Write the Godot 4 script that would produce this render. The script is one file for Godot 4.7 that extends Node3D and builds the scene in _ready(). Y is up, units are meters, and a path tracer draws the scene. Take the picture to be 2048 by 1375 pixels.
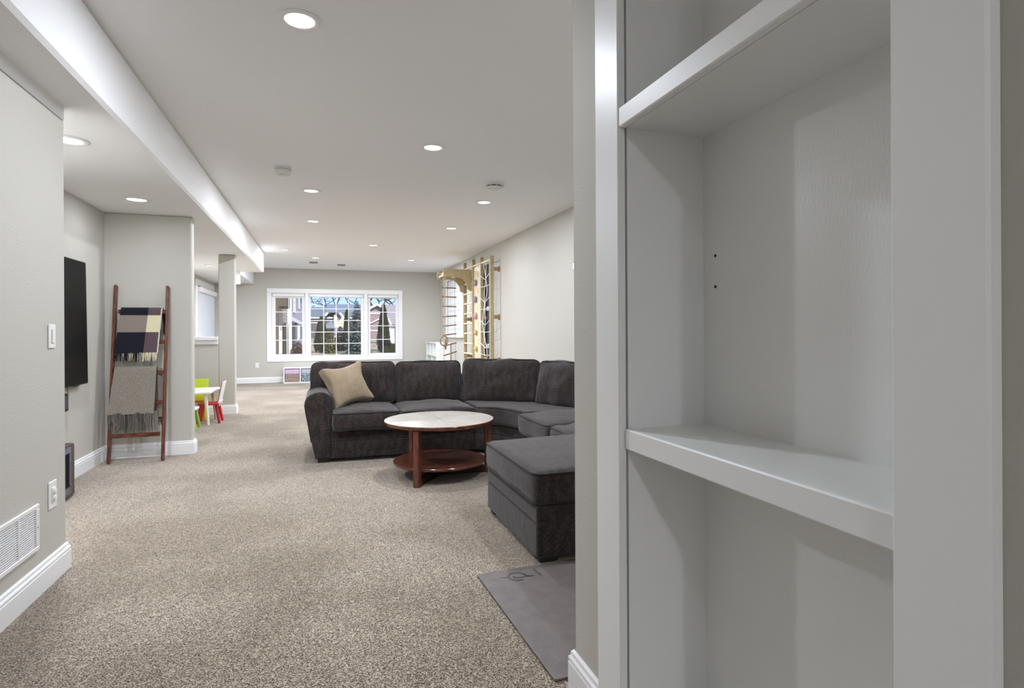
extends Node3D
# A finished basement family room seen past a white built-in bookcase: carpet, sectional sofa, walnut table,
# blanket ladder, wooden climbing wall, and a triple window on to a garden with houses.

const SOF := 2.355        # underside of the dropped soffit
const CEIL := 2.743       # main ceiling
const FARZ := -14.75      # far wall
var M := {}               # materials
var used := {}            # names given at top level
var rng := RandomNumberGenerator.new()

# ---------------------------------------------------------------- mesh builder
class MB:
	var v := PackedVector3Array()
	var uv := PackedVector2Array()
	var xf := Transform3D()

	func tri(a: Vector3, b: Vector3, c: Vector3) -> void:
		v.append(xf * a); v.append(xf * b); v.append(xf * c)

	func quad(a: Vector3, b: Vector3, c: Vector3, d: Vector3) -> void:
		tri(a, b, c); tri(a, c, d)

	func quad_uv(a: Vector3, b: Vector3, c: Vector3, d: Vector3, ua: Vector2, ub: Vector2, uc: Vector2, ud: Vector2) -> void:
		quad(a, b, c, d)
		uv.append_array(PackedVector2Array([ua, ub, uc, ua, uc, ud]))

	func tri_o(a: Vector3, b: Vector3, c: Vector3, o: Vector3) -> void:
		if (b - a).cross(c - a).dot(o) < 0.0:
			tri(a, c, b)
		else:
			tri(a, b, c)

	func quad_o(a: Vector3, b: Vector3, c: Vector3, d: Vector3, o: Vector3) -> void:
		if (b - a).cross(c - a).dot(o) < 0.0:
			quad(a, d, c, b)
		else:
			quad(a, b, c, d)

	# a box with chamfered edges
	func box(at: Vector3, size: Vector3, b := 0.0) -> void:
		var h := size * 0.5
		b = minf(b, minf(h.x, minf(h.y, h.z)) * 0.9)
		if b <= 0.0:
			for s: float in [-1.0, 1.0]:
				quad_o(at + Vector3(s * h.x, -h.y, -h.z), at + Vector3(s * h.x, h.y, -h.z), at + Vector3(s * h.x, h.y, h.z), at + Vector3(s * h.x, -h.y, h.z), Vector3(s, 0, 0))
				quad_o(at + Vector3(-h.x, s * h.y, -h.z), at + Vector3(h.x, s * h.y, -h.z), at + Vector3(h.x, s * h.y, h.z), at + Vector3(-h.x, s * h.y, h.z), Vector3(0, s, 0))
				quad_o(at + Vector3(-h.x, -h.y, s * h.z), at + Vector3(h.x, -h.y, s * h.z), at + Vector3(h.x, h.y, s * h.z), at + Vector3(-h.x, h.y, s * h.z), Vector3(0, 0, s))
			return
		var i := h - Vector3(b, b, b)
		for s: float in [-1.0, 1.0]:
			quad_o(at + Vector3(s * h.x, -i.y, -i.z), at + Vector3(s * h.x, i.y, -i.z), at + Vector3(s * h.x, i.y, i.z), at + Vector3(s * h.x, -i.y, i.z), Vector3(s, 0, 0))
			quad_o(at + Vector3(-i.x, s * h.y, -i.z), at + Vector3(i.x, s * h.y, -i.z), at + Vector3(i.x, s * h.y, i.z), at + Vector3(-i.x, s * h.y, i.z), Vector3(0, s, 0))
			quad_o(at + Vector3(-i.x, -i.y, s * h.z), at + Vector3(i.x, -i.y, s * h.z), at + Vector3(i.x, i.y, s * h.z), at + Vector3(-i.x, i.y, s * h.z), Vector3(0, 0, s))
			for t: float in [-1.0, 1.0]:
				quad_o(at + Vector3(s * h.x, t * i.y, -i.z), at + Vector3(s * h.x, t * i.y, i.z), at + Vector3(s * i.x, t * h.y, i.z), at + Vector3(s * i.x, t * h.y, -i.z), Vector3(s, t, 0))
				quad_o(at + Vector3(s * h.x, -i.y, t * i.z), at + Vector3(s * h.x, i.y, t * i.z), at + Vector3(s * i.x, i.y, t * h.z), at + Vector3(s * i.x, -i.y, t * h.z), Vector3(s, 0, t))
				quad_o(at + Vector3(-i.x, s * h.y, t * i.z), at + Vector3(i.x, s * h.y, t * i.z), at + Vector3(i.x, s * i.y, t * h.z), at + Vector3(-i.x, s * i.y, t * h.z), Vector3(0, s, t))
				for u: float in [-1.0, 1.0]:
					tri_o(at + Vector3(s * h.x, t * i.y, u * i.z), at + Vector3(s * i.x, t * h.y, u * i.z), at + Vector3(s * i.x, t * i.y, u * h.z), Vector3(s, t, u))

	# a box given by its corners
	func span(a: Vector3, b: Vector3, bev := 0.0) -> void:
		box((a + b) * 0.5, (b - a).abs(), bev)

	# a bar of rectangular section between two points; up sets the side that is h high
	func bar(a: Vector3, b: Vector3, w: float, h: float, bev := 0.0, up := Vector3.UP) -> void:
		var d := (b - a)
		var l := d.length()
		var zz := d / l
		var xx := up.cross(zz)
		if xx.length() < 0.001:
			xx = Vector3.RIGHT
		xx = xx.normalized()
		var keep := xf
		xf = keep * Transform3D(Basis(xx, zz.cross(xx), zz), (a + b) * 0.5)
		box(Vector3.ZERO, Vector3(w, h, l), bev)
		xf = keep

	# a tube along points, with a radius for each
	func tube(pts: PackedVector3Array, r: PackedFloat32Array, seg := 8, closed := false) -> void:
		var n := pts.size()
		var rings := []
		var side := Vector3.ZERO
		for i in n:
			var a := pts[(i - 1 + n) % n] if closed or i > 0 else pts[i]
			var b := pts[(i + 1) % n] if closed or i < n - 1 else pts[i]
			var d := (b - a).normalized()
			if side == Vector3.ZERO:
				side = d.cross(Vector3.UP if absf(d.y) < 0.9 else Vector3.RIGHT)
			side = (side - d * side.dot(d)).normalized()
			var up := d.cross(side)
			var ring := PackedVector3Array()
			var rr := r[i] if i < r.size() else r[0]
			for k in seg:
				var t := TAU * k / seg
				ring.append(pts[i] + (side * cos(t) + up * sin(t)) * rr)
			rings.append(ring)
		for i in (n if closed else n - 1):
			var p: PackedVector3Array = rings[i]
			var q: PackedVector3Array = rings[(i + 1) % n]
			for k in seg:
				var k2 := (k + 1) % seg
				quad(p[k], p[k2], q[k2], q[k])
		if not closed:
			var p0: PackedVector3Array = rings[0]
			var p1: PackedVector3Array = rings[n - 1]
			for k in seg:
				tri(pts[0], p0[(k + 1) % seg], p0[k])
				tri(pts[n - 1], p1[k], p1[(k + 1) % seg])

	func rod(a: Vector3, b: Vector3, r: float, seg := 10, r2 := -1.0) -> void:
		tube(PackedVector3Array([a, b]), PackedFloat32Array([r, r if r2 < 0.0 else r2]), seg)

	# a profile (radius, height) turned about the y axis
	func lathe(given: PackedVector2Array, seg := 32) -> void:
		var prof := given.duplicate()
		var area := 0.0
		for i in prof.size():
			area += prof[i].cross(prof[(i + 1) % prof.size()])
		if area < 0.0:
			prof.reverse()
		for i in prof.size() - 1:
			var p := prof[i]
			var q := prof[i + 1]
			for k in seg:
				var a := TAU * k / seg
				var b := TAU * (k + 1) / seg
				var pa := Vector3(cos(a) * p.x, p.y, sin(a) * p.x)
				var pb := Vector3(cos(b) * p.x, p.y, sin(b) * p.x)
				var qa := Vector3(cos(a) * q.x, q.y, sin(a) * q.x)
				var qb := Vector3(cos(b) * q.x, q.y, sin(b) * q.x)
				if p.x < 1e-6:
					tri(pa, qa, qb)
				elif q.x < 1e-6:
					tri(pa, qa, pb)
				else:
					quad(pa, qa, qb, pb)

	# a polygon in x and z (any turn) raised from y0 to y1, edges rounded by r
	func prism(poly: PackedVector2Array, y0: float, y1: float, r := 0.0, steps := 3) -> void:
		if Geometry2D.is_polygon_clockwise(poly):
			poly.reverse()
		var rings := []
		var ys := PackedFloat32Array()
		if r <= 0.0:
			rings = [poly, poly]
			ys = PackedFloat32Array([y0, y1])
		else:
			for k in steps + 1:
				var t := PI * 0.5 * k / steps
				rings.append(inset(poly, r * (1.0 - sin(t))))
				ys.append(y0 + r * (1.0 - cos(t)))
			for k in steps + 1:
				var t := PI * 0.5 * k / steps
				rings.append(inset(poly, r * (1.0 - cos(t))))
				ys.append(y1 - r * (1.0 - sin(t)))
		var n := poly.size()
		for i in rings.size() - 1:
			var p: PackedVector2Array = rings[i]
			var q: PackedVector2Array = rings[i + 1]
			for k in n:
				var k2 := (k + 1) % n
				quad(Vector3(p[k].x, ys[i], p[k].y), Vector3(q[k].x, ys[i + 1], q[k].y), Vector3(q[k2].x, ys[i + 1], q[k2].y), Vector3(p[k2].x, ys[i], p[k2].y))
		for e in 2:
			var p: PackedVector2Array = rings[0] if e == 0 else rings[rings.size() - 1]
			var y := ys[0] if e == 0 else ys[ys.size() - 1]
			var idx := Geometry2D.triangulate_polygon(p)
			for k in range(0, idx.size(), 3):
				tri_o(Vector3(p[idx[k]].x, y, p[idx[k]].y), Vector3(p[idx[k + 1]].x, y, p[idx[k + 1]].y), Vector3(p[idx[k + 2]].x, y, p[idx[k + 2]].y), Vector3(0, -1 if e == 0 else 1, 0))

	func inset(poly: PackedVector2Array, d: float) -> PackedVector2Array:
		var out := PackedVector2Array()
		var n := poly.size()
		for i in n:
			var a := (poly[i] - poly[(i - 1 + n) % n]).normalized()
			var b := (poly[(i + 1) % n] - poly[i]).normalized()
			var na := Vector2(-a.y, a.x)
			var nb := Vector2(-b.y, b.x)
			var m := (na + nb)
			var l := m.dot(na)
			out.append(poly[i] + m * (d / maxf(l, 0.4)))
		return out

	# a stuffed cushion: a rounded box that bulges, with a little waviness
	func cushion(size: Vector3, r: float, puff: Vector3, n := 8, wave := 0.0, sd := 1, ears := 0.0) -> void:
		var h := size * 0.5
		var noise := FastNoiseLite.new()
		noise.seed = sd
		noise.frequency = 3.2
		var ax := []
		for k in 3:
			var e := minf(r / h[k], 0.95)
			var l := PackedFloat32Array([-1.0, -1.0 + e * 0.12, -1.0 + e * 0.42])
			for j in n + 1:
				l.append(lerpf(-1.0 + e, 1.0 - e, float(j) / n))
			l.append_array(PackedFloat32Array([1.0 - e * 0.42, 1.0 - e * 0.12, 1.0]))
			ax.append(l)
		for k in 3:
			var k1 := (k + 1) % 3
			var k2 := (k + 2) % 3
			var l1: PackedFloat32Array = ax[k1]
			var l2: PackedFloat32Array = ax[k2]
			for s: float in [-1.0, 1.0]:
				var g := []
				for i in l1.size():
					var row := PackedVector3Array()
					for j in l2.size():
						var q := Vector3.ZERO
						q[k] = s
						q[k1] = l1[i]
						q[k2] = l2[j]
						var p := q * h
						var inner := p.clamp(-(h - Vector3(r, r, r)), h - Vector3(r, r, r))
						var d := p - inner
						if d.length() > 1e-7:
							p = inner + d.normalized() * r
						p.y += puff.y * (q.y if q.y > 0.0 else q.y * 0.15) * (1.0 - q.x * q.x) * (1.0 - q.z * q.z)
						p.x += puff.x * q.x * (1.0 - q.y * q.y) * (1.0 - q.z * q.z)
						p.z += puff.z * q.z * (1.0 - q.x * q.x) * (1.0 - q.y * q.y)
						if ears > 0.0:
							var c := q.x * q.x * q.y * q.y
							p.x *= 1.0 + ears * (c - 0.5 * (q.y * q.y * (1.0 - q.x * q.x) + (1.0 - q.y * q.y)) * q.x * q.x)
							p.y *= 1.0 + ears * (c - 0.5 * (1.0 - q.x * q.x) * q.y * q.y)
						p += Vector3(noise.get_noise_3dv(p + Vector3(9, 0, 0)), noise.get_noise_3dv(p), noise.get_noise_3dv(p + Vector3(0, 7, 0))) * wave
						row.append(p)
					g.append(row)
				for i in l1.size() - 1:
					var ra: PackedVector3Array = g[i]
					var rb: PackedVector3Array = g[i + 1]
					for j in l2.size() - 1:
						if s > 0.0:
							quad(ra[j], rb[j], rb[j + 1], ra[j + 1])
						else:
							quad(ra[j], ra[j + 1], rb[j + 1], rb[j])

	# a sheet of cloth with thickness; f(u, v) gives the point
	func sheet(nu: int, nv: int, thick: float, f: Callable) -> void:
		var p := []
		var q := []
		for i in nu + 1:
			var a := PackedVector3Array()
			var b := PackedVector3Array()
			for j in nv + 1:
				var u := float(i) / nu
				var w := float(j) / nv
				var c: Vector3 = f.call(u, w)
				var du: Vector3 = f.call(minf(u + 0.01, 1.0), w) - f.call(maxf(u - 0.01, 0.0), w)
				var dv: Vector3 = f.call(u, minf(w + 0.01, 1.0)) - f.call(u, maxf(w - 0.01, 0.0))
				var nn := du.cross(dv).normalized()
				a.append(c + nn * thick * 0.5)
				b.append(c - nn * thick * 0.5)
			p.append(a)
			q.append(b)
		var un := func(i: int, j: int) -> Vector2: return Vector2(float(i) / nu, float(j) / nv)
		for i in nu:
			for j in nv:
				var t := [un.call(i, j), un.call(i + 1, j), un.call(i + 1, j + 1), un.call(i, j + 1)]
				quad_uv(p[i][j], p[i + 1][j], p[i + 1][j + 1], p[i][j + 1], t[0], t[1], t[2], t[3])
				quad_uv(q[i][j], q[i][j + 1], q[i + 1][j + 1], q[i + 1][j], t[0], t[3], t[2], t[1])
		for i in nu:
			for j: int in [0, nv]:
				var t: Vector2 = un.call(i, j)
				if j == 0:
					quad_uv(p[i][j], q[i][j], q[i + 1][j], p[i + 1][j], t, t, t, t)
				else:
					quad_uv(p[i][j], p[i + 1][j], q[i + 1][j], q[i][j], t, t, t, t)
		for j in nv:
			for i: int in [0, nu]:
				var t: Vector2 = un.call(i, j)
				if i == 0:
					quad_uv(p[i][j], p[i][j + 1], q[i][j + 1], q[i][j], t, t, t, t)
				else:
					quad_uv(p[i][j], q[i][j], q[i][j + 1], p[i][j + 1], t, t, t, t)

	# shared normals where faces meet at less than the crease angle
	func mesh(crease := 40.0) -> ArrayMesh:
		var n := v.size() / 3
		var fn := PackedVector3Array()
		var at := {}
		var keys := []
		keys.resize(v.size())
		for t in n:
			var c := (v[t * 3 + 1] - v[t * 3]).cross(v[t * 3 + 2] - v[t * 3])
			fn.append(c)
			for k in 3:
				var key := Vector3i((v[t * 3 + k] * 20000.0).round())
				keys[t * 3 + k] = key
				if not at.has(key):
					at[key] = PackedInt32Array()
				at[key].append(t)
		var lim := cos(deg_to_rad(crease))
		var pos := PackedVector3Array()
		var nor := PackedVector3Array()
		var tuv := PackedVector2Array()
		for t in n:
			var own := fn[t].normalized()
			for k: int in [0, 2, 1]:
				var s := Vector3.ZERO
				for o in at[keys[t * 3 + k]]:
					if fn[o].normalized().dot(own) >= lim:
						s += fn[o]
				pos.append(v[t * 3 + k])
				nor.append(s.normalized() if s.length() > 1e-12 else own)
				if uv.size() == v.size():
					tuv.append(uv[t * 3 + k])
		var a := []
		a.resize(Mesh.ARRAY_MAX)
		a[Mesh.ARRAY_VERTEX] = pos
		a[Mesh.ARRAY_NORMAL] = nor
		if tuv.size() == pos.size():
			a[Mesh.ARRAY_TEX_UV] = tuv
		var m := ArrayMesh.new()
		m.add_surface_from_arrays(Mesh.PRIMITIVE_TRIANGLES, a)
		return m

# ---------------------------------------------------------------- scene helpers
func numbered(called: String, under: Node) -> String:
	var key := "%d/%s" % [under.get_instance_id(), called]
	var k: int = used.get(key, 0)
	used[key] = k + 1
	return called if k == 0 else "%s_%03d" % [called, k]

func part(called: String, mesh: Mesh, m: Material, under: Node3D = self, at := Vector3.ZERO) -> MeshInstance3D:
	var o := MeshInstance3D.new()
	o.name = numbered(called, under)
	o.mesh = mesh
	o.material_override = null
	for i in mesh.get_surface_count():
		o.set_surface_override_material(i, m)
	o.position = at
	o.cast_shadow = GeometryInstance3D.SHADOW_CASTING_SETTING_ON
	under.add_child(o, true)
	return o

func pbox(called: String, a: Vector3, b: Vector3, m: Material, under: Node3D = self, bev := 0.0) -> MeshInstance3D:
	var at := (a + b) * 0.5
	var g := MB.new()
	g.box(Vector3.ZERO, (b - a).abs(), bev)
	return part(called, g.mesh(), m, under, at)

func thing(called: String, label: String, category: String, at := Vector3.ZERO, turn := 0.0, group := "") -> Node3D:
	var o := Node3D.new()
	o.name = numbered(called, self)
	add_child(o, true)
	o.position = at
	o.rotation.y = turn
	tag(o, label, category, group)
	return o

func tag(o: Node3D, label: String, category: String, group := "") -> Node3D:
	o.set_meta("label", label)
	o.set_meta("category", category)
	if group != "":
		o.set_meta("group", group)
	return o

func struct(o: Node3D, label: String) -> Node3D:
	o.set_meta("kind", "structure")
	o.set_meta("label", label)
	return o

func stuff(o: Node3D) -> Node3D:
	o.set_meta("kind", "stuff")
	return o

func copy(src: Node3D, label: String, at: Vector3, group := "") -> Node3D:
	var o: Node3D = src.duplicate()
	var stem := str(src.name)
	o.name = numbered(stem, self)
	add_child(o, true)
	o.position = at
	o.set_meta("label", label)
	if group != "":
		o.set_meta("group", group)
	return o

# ---------------------------------------------------------------- materials
func noise_tex(size: int, freq: float, sd: int, colors: Array, offs: Array, kind := FastNoiseLite.TYPE_SIMPLEX_SMOOTH, oct := 3) -> NoiseTexture2D:
	var n := FastNoiseLite.new()
	n.noise_type = kind
	n.seed = sd
	n.frequency = freq
	n.fractal_octaves = oct
	var t := NoiseTexture2D.new()
	t.width = size
	t.height = size
	t.seamless = true
	t.noise = n
	t.normalize = true
	if colors.size() > 0:
		var g := Gradient.new()
		var cs := PackedColorArray()
		for c in colors:
			cs.append(c)
		g.offsets = PackedFloat32Array(offs)
		g.colors = cs
		t.color_ramp = g
	return t

func mat(called: String, color: Color, rough := 0.6, spec := 0.5, metal := 0.0) -> StandardMaterial3D:
	var m := StandardMaterial3D.new()
	m.resource_name = called
	m.albedo_color = color
	m.roughness = rough
	m.metallic = metal
	m.metallic_specular = spec
	M[called] = m
	return m

func tri_tex(m: StandardMaterial3D, tex: Texture2D, sc: Vector3, world := false) -> StandardMaterial3D:
	m.albedo_texture = tex
	m.uv1_triplanar = true
	m.uv1_world_triplanar = world
	m.uv1_scale = sc
	return m

func relief(m: StandardMaterial3D, tex: Texture2D, cm: float) -> StandardMaterial3D:
	m.heightmap_enabled = true
	m.heightmap_texture = tex
	m.heightmap_scale = cm
	return m

func rgb(r: float, g: float, b: float) -> Color:
	return Color(r / 255.0, g / 255.0, b / 255.0)

func make_materials() -> void:
	var fine := noise_tex(1024, 0.045, 3, [], [], FastNoiseLite.TYPE_SIMPLEX_SMOOTH, 2)
	var m := mat("wall_paint", rgb(199, 196, 187), 0.62, 0.4)
	m.uv1_triplanar = true; m.uv1_world_triplanar = true; m.uv1_scale = Vector3(1.6, 1.6, 1.6)
	relief(m, fine, 0.05)
	m = mat("ceiling_paint", rgb(246, 246, 246), 0.8, 0.3)
	m.uv1_triplanar = true; m.uv1_world_triplanar = true; m.uv1_scale = Vector3(1.6, 1.6, 1.6)
	relief(m, fine, 0.05)
	m = mat("trim_paint", rgb(243, 243, 243), 0.38, 0.5)
	m = mat("bookcase_paint", rgb(240, 240, 238), 0.34, 0.5)
	m.uv1_triplanar = true; m.uv1_world_triplanar = true; m.uv1_scale = Vector3(3, 0.8, 3)
	relief(m, fine, 0.02)
	mat("white_plastic", rgb(240, 240, 238), 0.4)
	mat("alarm_plastic", rgb(222, 222, 219), 0.45)
	mat("grey_plastic", rgb(150, 150, 148), 0.5)
	mat("gap_shade", rgb(70, 62, 54), 0.9)  # painted shade for the bookcase gap and the grille duct
	# carpet: light and dark flecks of yarn, with brushed patches
	m = mat("carpet", Color(1, 1, 1), 0.95, 0.15)
	var pile := fleck_tex(640, 1920, [rgb(76, 60, 47), rgb(118, 100, 82), rgb(154, 137, 117), rgb(180, 165, 145), rgb(197, 183, 165), rgb(210, 198, 182), rgb(187, 173, 154)], 11)
	tri_tex(m, pile, Vector3(0.5, 0.5, 0.5), true)
	relief(m, pile, 0.95)
	m.detail_enabled = true
	m.detail_blend_mode = BaseMaterial3D.BLEND_MODE_MUL
	m.detail_uv_layer = BaseMaterial3D.DETAIL_UV_2
	m.detail_albedo = noise_tex(512, 0.012, 12, [rgb(222, 219, 214), rgb(255, 255, 255)], [0.3, 0.68], FastNoiseLite.TYPE_SIMPLEX_SMOOTH, 4)
	m.uv2_triplanar = true; m.uv2_world_triplanar = true; m.uv2_scale = Vector3(0.13, 0.13, 0.13)
	m.rim_enabled = true; m.rim = 0.7; m.rim_tint = 0.5
	# upholstery: dark woven velvet
	m = mat("sofa_fabric", Color(1, 1, 1), 0.86, 0.25)
	var weave := noise_tex(512, 0.06, 21, [rgb(38, 34, 34), rgb(60, 53, 52), rgb(88, 77, 75)], [0.2, 0.5, 0.85])
	tri_tex(m, weave, Vector3(5.0, 1.6, 5.0))
	relief(m, weave, 0.06)
	m.rim_enabled = true; m.rim = 0.5; m.rim_tint = 0.4
	m.detail_enabled = true
	m.detail_blend_mode = BaseMaterial3D.BLEND_MODE_MUL
	m.detail_uv_layer = BaseMaterial3D.DETAIL_UV_2
	m.detail_albedo = noise_tex(512, 0.014, 23, [rgb(204, 198, 195), rgb(230, 226, 224), rgb(255, 255, 255)], [0.3, 0.5, 0.75], FastNoiseLite.TYPE_SIMPLEX_SMOOTH, 4)
	m.uv2_triplanar = true; m.uv2_scale = Vector3(2.2, 0.9, 2.2)
	m = mat("sofa_piping", rgb(46, 44, 45), 0.85, 0.25)
	m.rim_enabled = true; m.rim = 0.6; m.rim_tint = 0.3
	m = mat("sofa_foot", rgb(26, 22, 20), 0.5)
	m = mat("gold_velvet", Color(1, 1, 1), 0.72, 0.3)
	tri_tex(m, noise_tex(256, 0.02, 5, [rgb(152, 134, 110), rgb(158, 140, 115), rgb(164, 146, 120)], [0.2, 0.5, 0.85]), Vector3(2.5, 2.5, 2.5))
	m.rim_enabled = true; m.rim = 0.7; m.rim_tint = 0.4
	# woods
	var grain := noise_tex(512, 0.02, 31, [rgb(72, 38, 26), rgb(102, 57, 40), rgb(130, 77, 56)], [0.2, 0.5, 0.85])
	m = mat("walnut", Color(1, 1, 1), 0.38)
	tri_tex(m, grain, Vector3(7, 0.8, 7))
	m = mat("walnut_flat", Color(1, 1, 1), 0.2)
	tri_tex(m, grain, Vector3(0.8, 7, 7))
	m = mat("walnut_dark", rgb(58, 36, 26), 0.5)
	for k in 4:
		var tone: Color = [rgb(188, 181, 170), rgb(183, 175, 163), rgb(192, 186, 176), rgb(186, 177, 164)][k]
		m = mat("veneer_%d" % k, Color(1, 1, 1), 0.3)
		tri_tex(m, noise_tex(256, 0.03, 40 + k, [tone.darkened(0.12), tone, tone.lightened(0.1)], [0.2, 0.5, 0.85]), Vector3(0.7, 5, 9))
	var pine := noise_tex(512, 0.02, 51, [rgb(158, 140, 104), rgb(178, 160, 124), rgb(192, 175, 140)], [0.2, 0.5, 0.85])
	m = mat("pine", Color(1, 1, 1), 0.5)
	tri_tex(m, pine, Vector3(8, 0.6, 8))
	m = mat("pine_long", Color(1, 1, 1), 0.5)
	tri_tex(m, pine, Vector3(0.6, 8, 8))
	m = mat("pine_board", Color(1, 1, 1), 0.5)
	tri_tex(m, noise_tex(512, 0.02, 52, [rgb(220, 202, 168), rgb(232, 216, 186), rgb(240, 226, 200)], [0.2, 0.5, 0.85]), Vector3(6, 0.6, 6))
	mat("beech", rgb(242, 226, 196), 0.45)
	mat("bracket_wood", rgb(160, 128, 88), 0.5)
	mat("rung_wood", rgb(128, 94, 62), 0.55)
	mat("ring_wood", rgb(150, 120, 84), 0.4)
	mat("rope", rgb(196, 184, 160), 0.9, 0.2)
	mat("white_rope", rgb(246, 243, 234), 0.85, 0.2)
	mat("slate_panel", rgb(92, 98, 106), 0.6)
	# electronics and dark things
	mat("screen", rgb(17, 17, 18), 0.5, 0.25)
	mat("black_plastic", rgb(22, 22, 24), 0.45)
	m = mat("gloss_dark", rgb(56, 56, 80), 0.16)
	m.clearcoat_enabled = true; m.clearcoat = 0.6; m.clearcoat_roughness = 0.08
	m = mat("dark_veneer", Color(1, 1, 1), 0.35)
	tri_tex(m, noise_tex(256, 0.03, 61, [rgb(52, 36, 30), rgb(74, 52, 44), rgb(92, 68, 58)], [0.2, 0.5, 0.85]), Vector3(8, 2, 8))
	m = mat("mat_rubber", Color(1, 1, 1), 0.5, 0.5)
	tri_tex(m, noise_tex(1024, 0.012, 71, [rgb(94, 85, 82), rgb(101, 92, 89), rgb(107, 97, 94)], [0.15, 0.5, 0.85], FastNoiseLite.TYPE_SIMPLEX_SMOOTH, 5), Vector3(0.8, 0.8, 0.8))
	relief(m, noise_tex(512, 0.2, 72, [], []), 0.05)
	mat("mat_print", rgb(62, 57, 56), 0.45)
	# toys and bins
	mat("lime", rgb(202, 224, 52), 0.4)
	mat("yellow", rgb(232, 196, 22), 0.4)
	mat("orange", rgb(232, 148, 24), 0.4)
	mat("leg_green", rgb(150, 196, 64), 0.4)
	mat("red", rgb(206, 40, 44), 0.4)
	mat("crimson", rgb(172, 26, 54), 0.4)
	mat("orange_red", rgb(222, 96, 60), 0.4)
	mat("toy_white", rgb(244, 242, 238), 0.35)
	mat("toy_cream", rgb(232, 232, 206), 0.4)
	mat("toy_tan", rgb(206, 190, 150), 0.45)
	for k in 2:
		m = mat("bin_print_%d" % k, Color(1, 1, 1), 0.8)
		tri_tex(m, noise_tex(256, 0.03, 80 + k, [[rgb(96, 88, 90), rgb(170, 150, 110), rgb(150, 120, 140), rgb(196, 170, 180)], [rgb(60, 74, 92), rgb(110, 130, 150), rgb(150, 166, 178), rgb(214, 206, 170)]][k], [0.25, 0.45, 0.6, 0.8]), Vector3(4, 4, 4))
		m = mat("bin_band_%d" % k, [rgb(206, 176, 206), rgb(176, 178, 194)][k], 0.8)
	for k in 4:
		mat("hold_%d" % k, [rgb(138, 130, 148), rgb(198, 144, 158), rgb(198, 170, 126), rgb(208, 182, 116)][k], 0.6)
	# blankets
	m = mat("plaid_wool", Color(1, 1, 1), 0.95, 0.1)
	m.albedo_texture = plaid()
	m.rim_enabled = true; m.rim = 0.3
	m = mat("grey_wool", Color(1, 1, 1), 0.95, 0.1)
	var melange := noise_tex(512, 0.07, 91, [rgb(92, 86, 80), rgb(140, 132, 122), rgb(182, 173, 160)], [0.25, 0.5, 0.8])
	tri_tex(m, melange, Vector3(4, 4, 4))
	relief(m, melange, 0.1)
	m.rim_enabled = true; m.rim = 0.3
	mat("fringe_dark", rgb(36, 36, 44), 0.9, 0.1)
	mat("fringe_cream", rgb(226, 218, 190), 0.9, 0.1)
	mat("fringe_grey", rgb(134, 126, 118), 0.9, 0.1)
	mat("fringe_charcoal", rgb(84, 80, 78), 0.9, 0.1)
	# glass, lamp, blinds
	m = mat("pane_glass", Color(1, 1, 1, 0.02), 0.02, 0.25)
	m.transparency = BaseMaterial3D.TRANSPARENCY_ALPHA
	m = mat("lamp_lens", rgb(255, 255, 255), 0.4)
	m.emission_enabled = true; m.emission = rgb(255, 254, 252); m.emission_energy_multiplier = 1.6
	m = mat("blind_slat", rgb(246, 246, 244), 0.5)
	m.backlight_enabled = true; m.backlight = Color(1, 1, 1)
	# garden
	m = mat("ground_cover", Color(1, 1, 1), 0.95, 0.1)
	tri_tex(m, noise_tex(512, 0.03, 101, [rgb(96, 86, 66), rgb(150, 130, 98), rgb(190, 172, 142), rgb(226, 218, 206)], [0.2, 0.45, 0.62, 0.78]), Vector3(0.11, 0.11, 0.11), true)
	mat("siding_tan", rgb(184, 166, 142), 0.75)
	mat("siding_lilac", rgb(130, 130, 148), 0.75)
	mat("siding_dark", rgb(92, 84, 90), 0.75)
	mat("siding_mauve", rgb(140, 120, 124), 0.75)
	mat("siding_cream", rgb(214, 200, 172), 0.75)
	mat("siding_white", rgb(226, 222, 224), 0.7)
	mat("house_trim", rgb(232, 228, 222), 0.6)
	mat("house_brown", rgb(86, 74, 60), 0.7)
	mat("door_dark", rgb(62, 52, 44), 0.6)
	mat("house_glass", rgb(70, 78, 92), 0.15)
	for k in 3:
		m = mat("shingle_%d" % k, Color(1, 1, 1), 0.9, 0.2)
		var tone2: Color = [rgb(104, 112, 122), rgb(150, 140, 142), rgb(120, 128, 142)][k]
		tri_tex(m, noise_tex(256, 0.08, 110 + k, [tone2.darkened(0.15), tone2, tone2.lightened(0.12)], [0.2, 0.5, 0.8]), Vector3(0.5, 0.5, 0.5), true)
	mat("bark", rgb(86, 70, 60), 0.9, 0.1)
	for k in 6:
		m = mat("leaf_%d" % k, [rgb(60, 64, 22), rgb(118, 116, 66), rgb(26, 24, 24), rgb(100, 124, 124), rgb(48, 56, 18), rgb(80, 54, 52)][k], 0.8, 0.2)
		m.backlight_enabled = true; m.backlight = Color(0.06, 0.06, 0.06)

# yarn flecks: random cells of the given tones, softened
func fleck_tex(cells: int, size: int, tones: Array, sd: int) -> ImageTexture:
	var r := RandomNumberGenerator.new()
	r.seed = sd
	var bytes := PackedByteArray()
	for i in cells * cells:
		var c: Color = tones[r.randi() % tones.size()]
		bytes.append(int(c.r * 255.0)); bytes.append(int(c.g * 255.0)); bytes.append(int(c.b * 255.0))
	var im := Image.create_from_data(cells, cells, false, Image.FORMAT_RGB8, bytes)
	im.resize(size, size, Image.INTERPOLATE_CUBIC)
	return ImageTexture.create_from_image(im)

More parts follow.
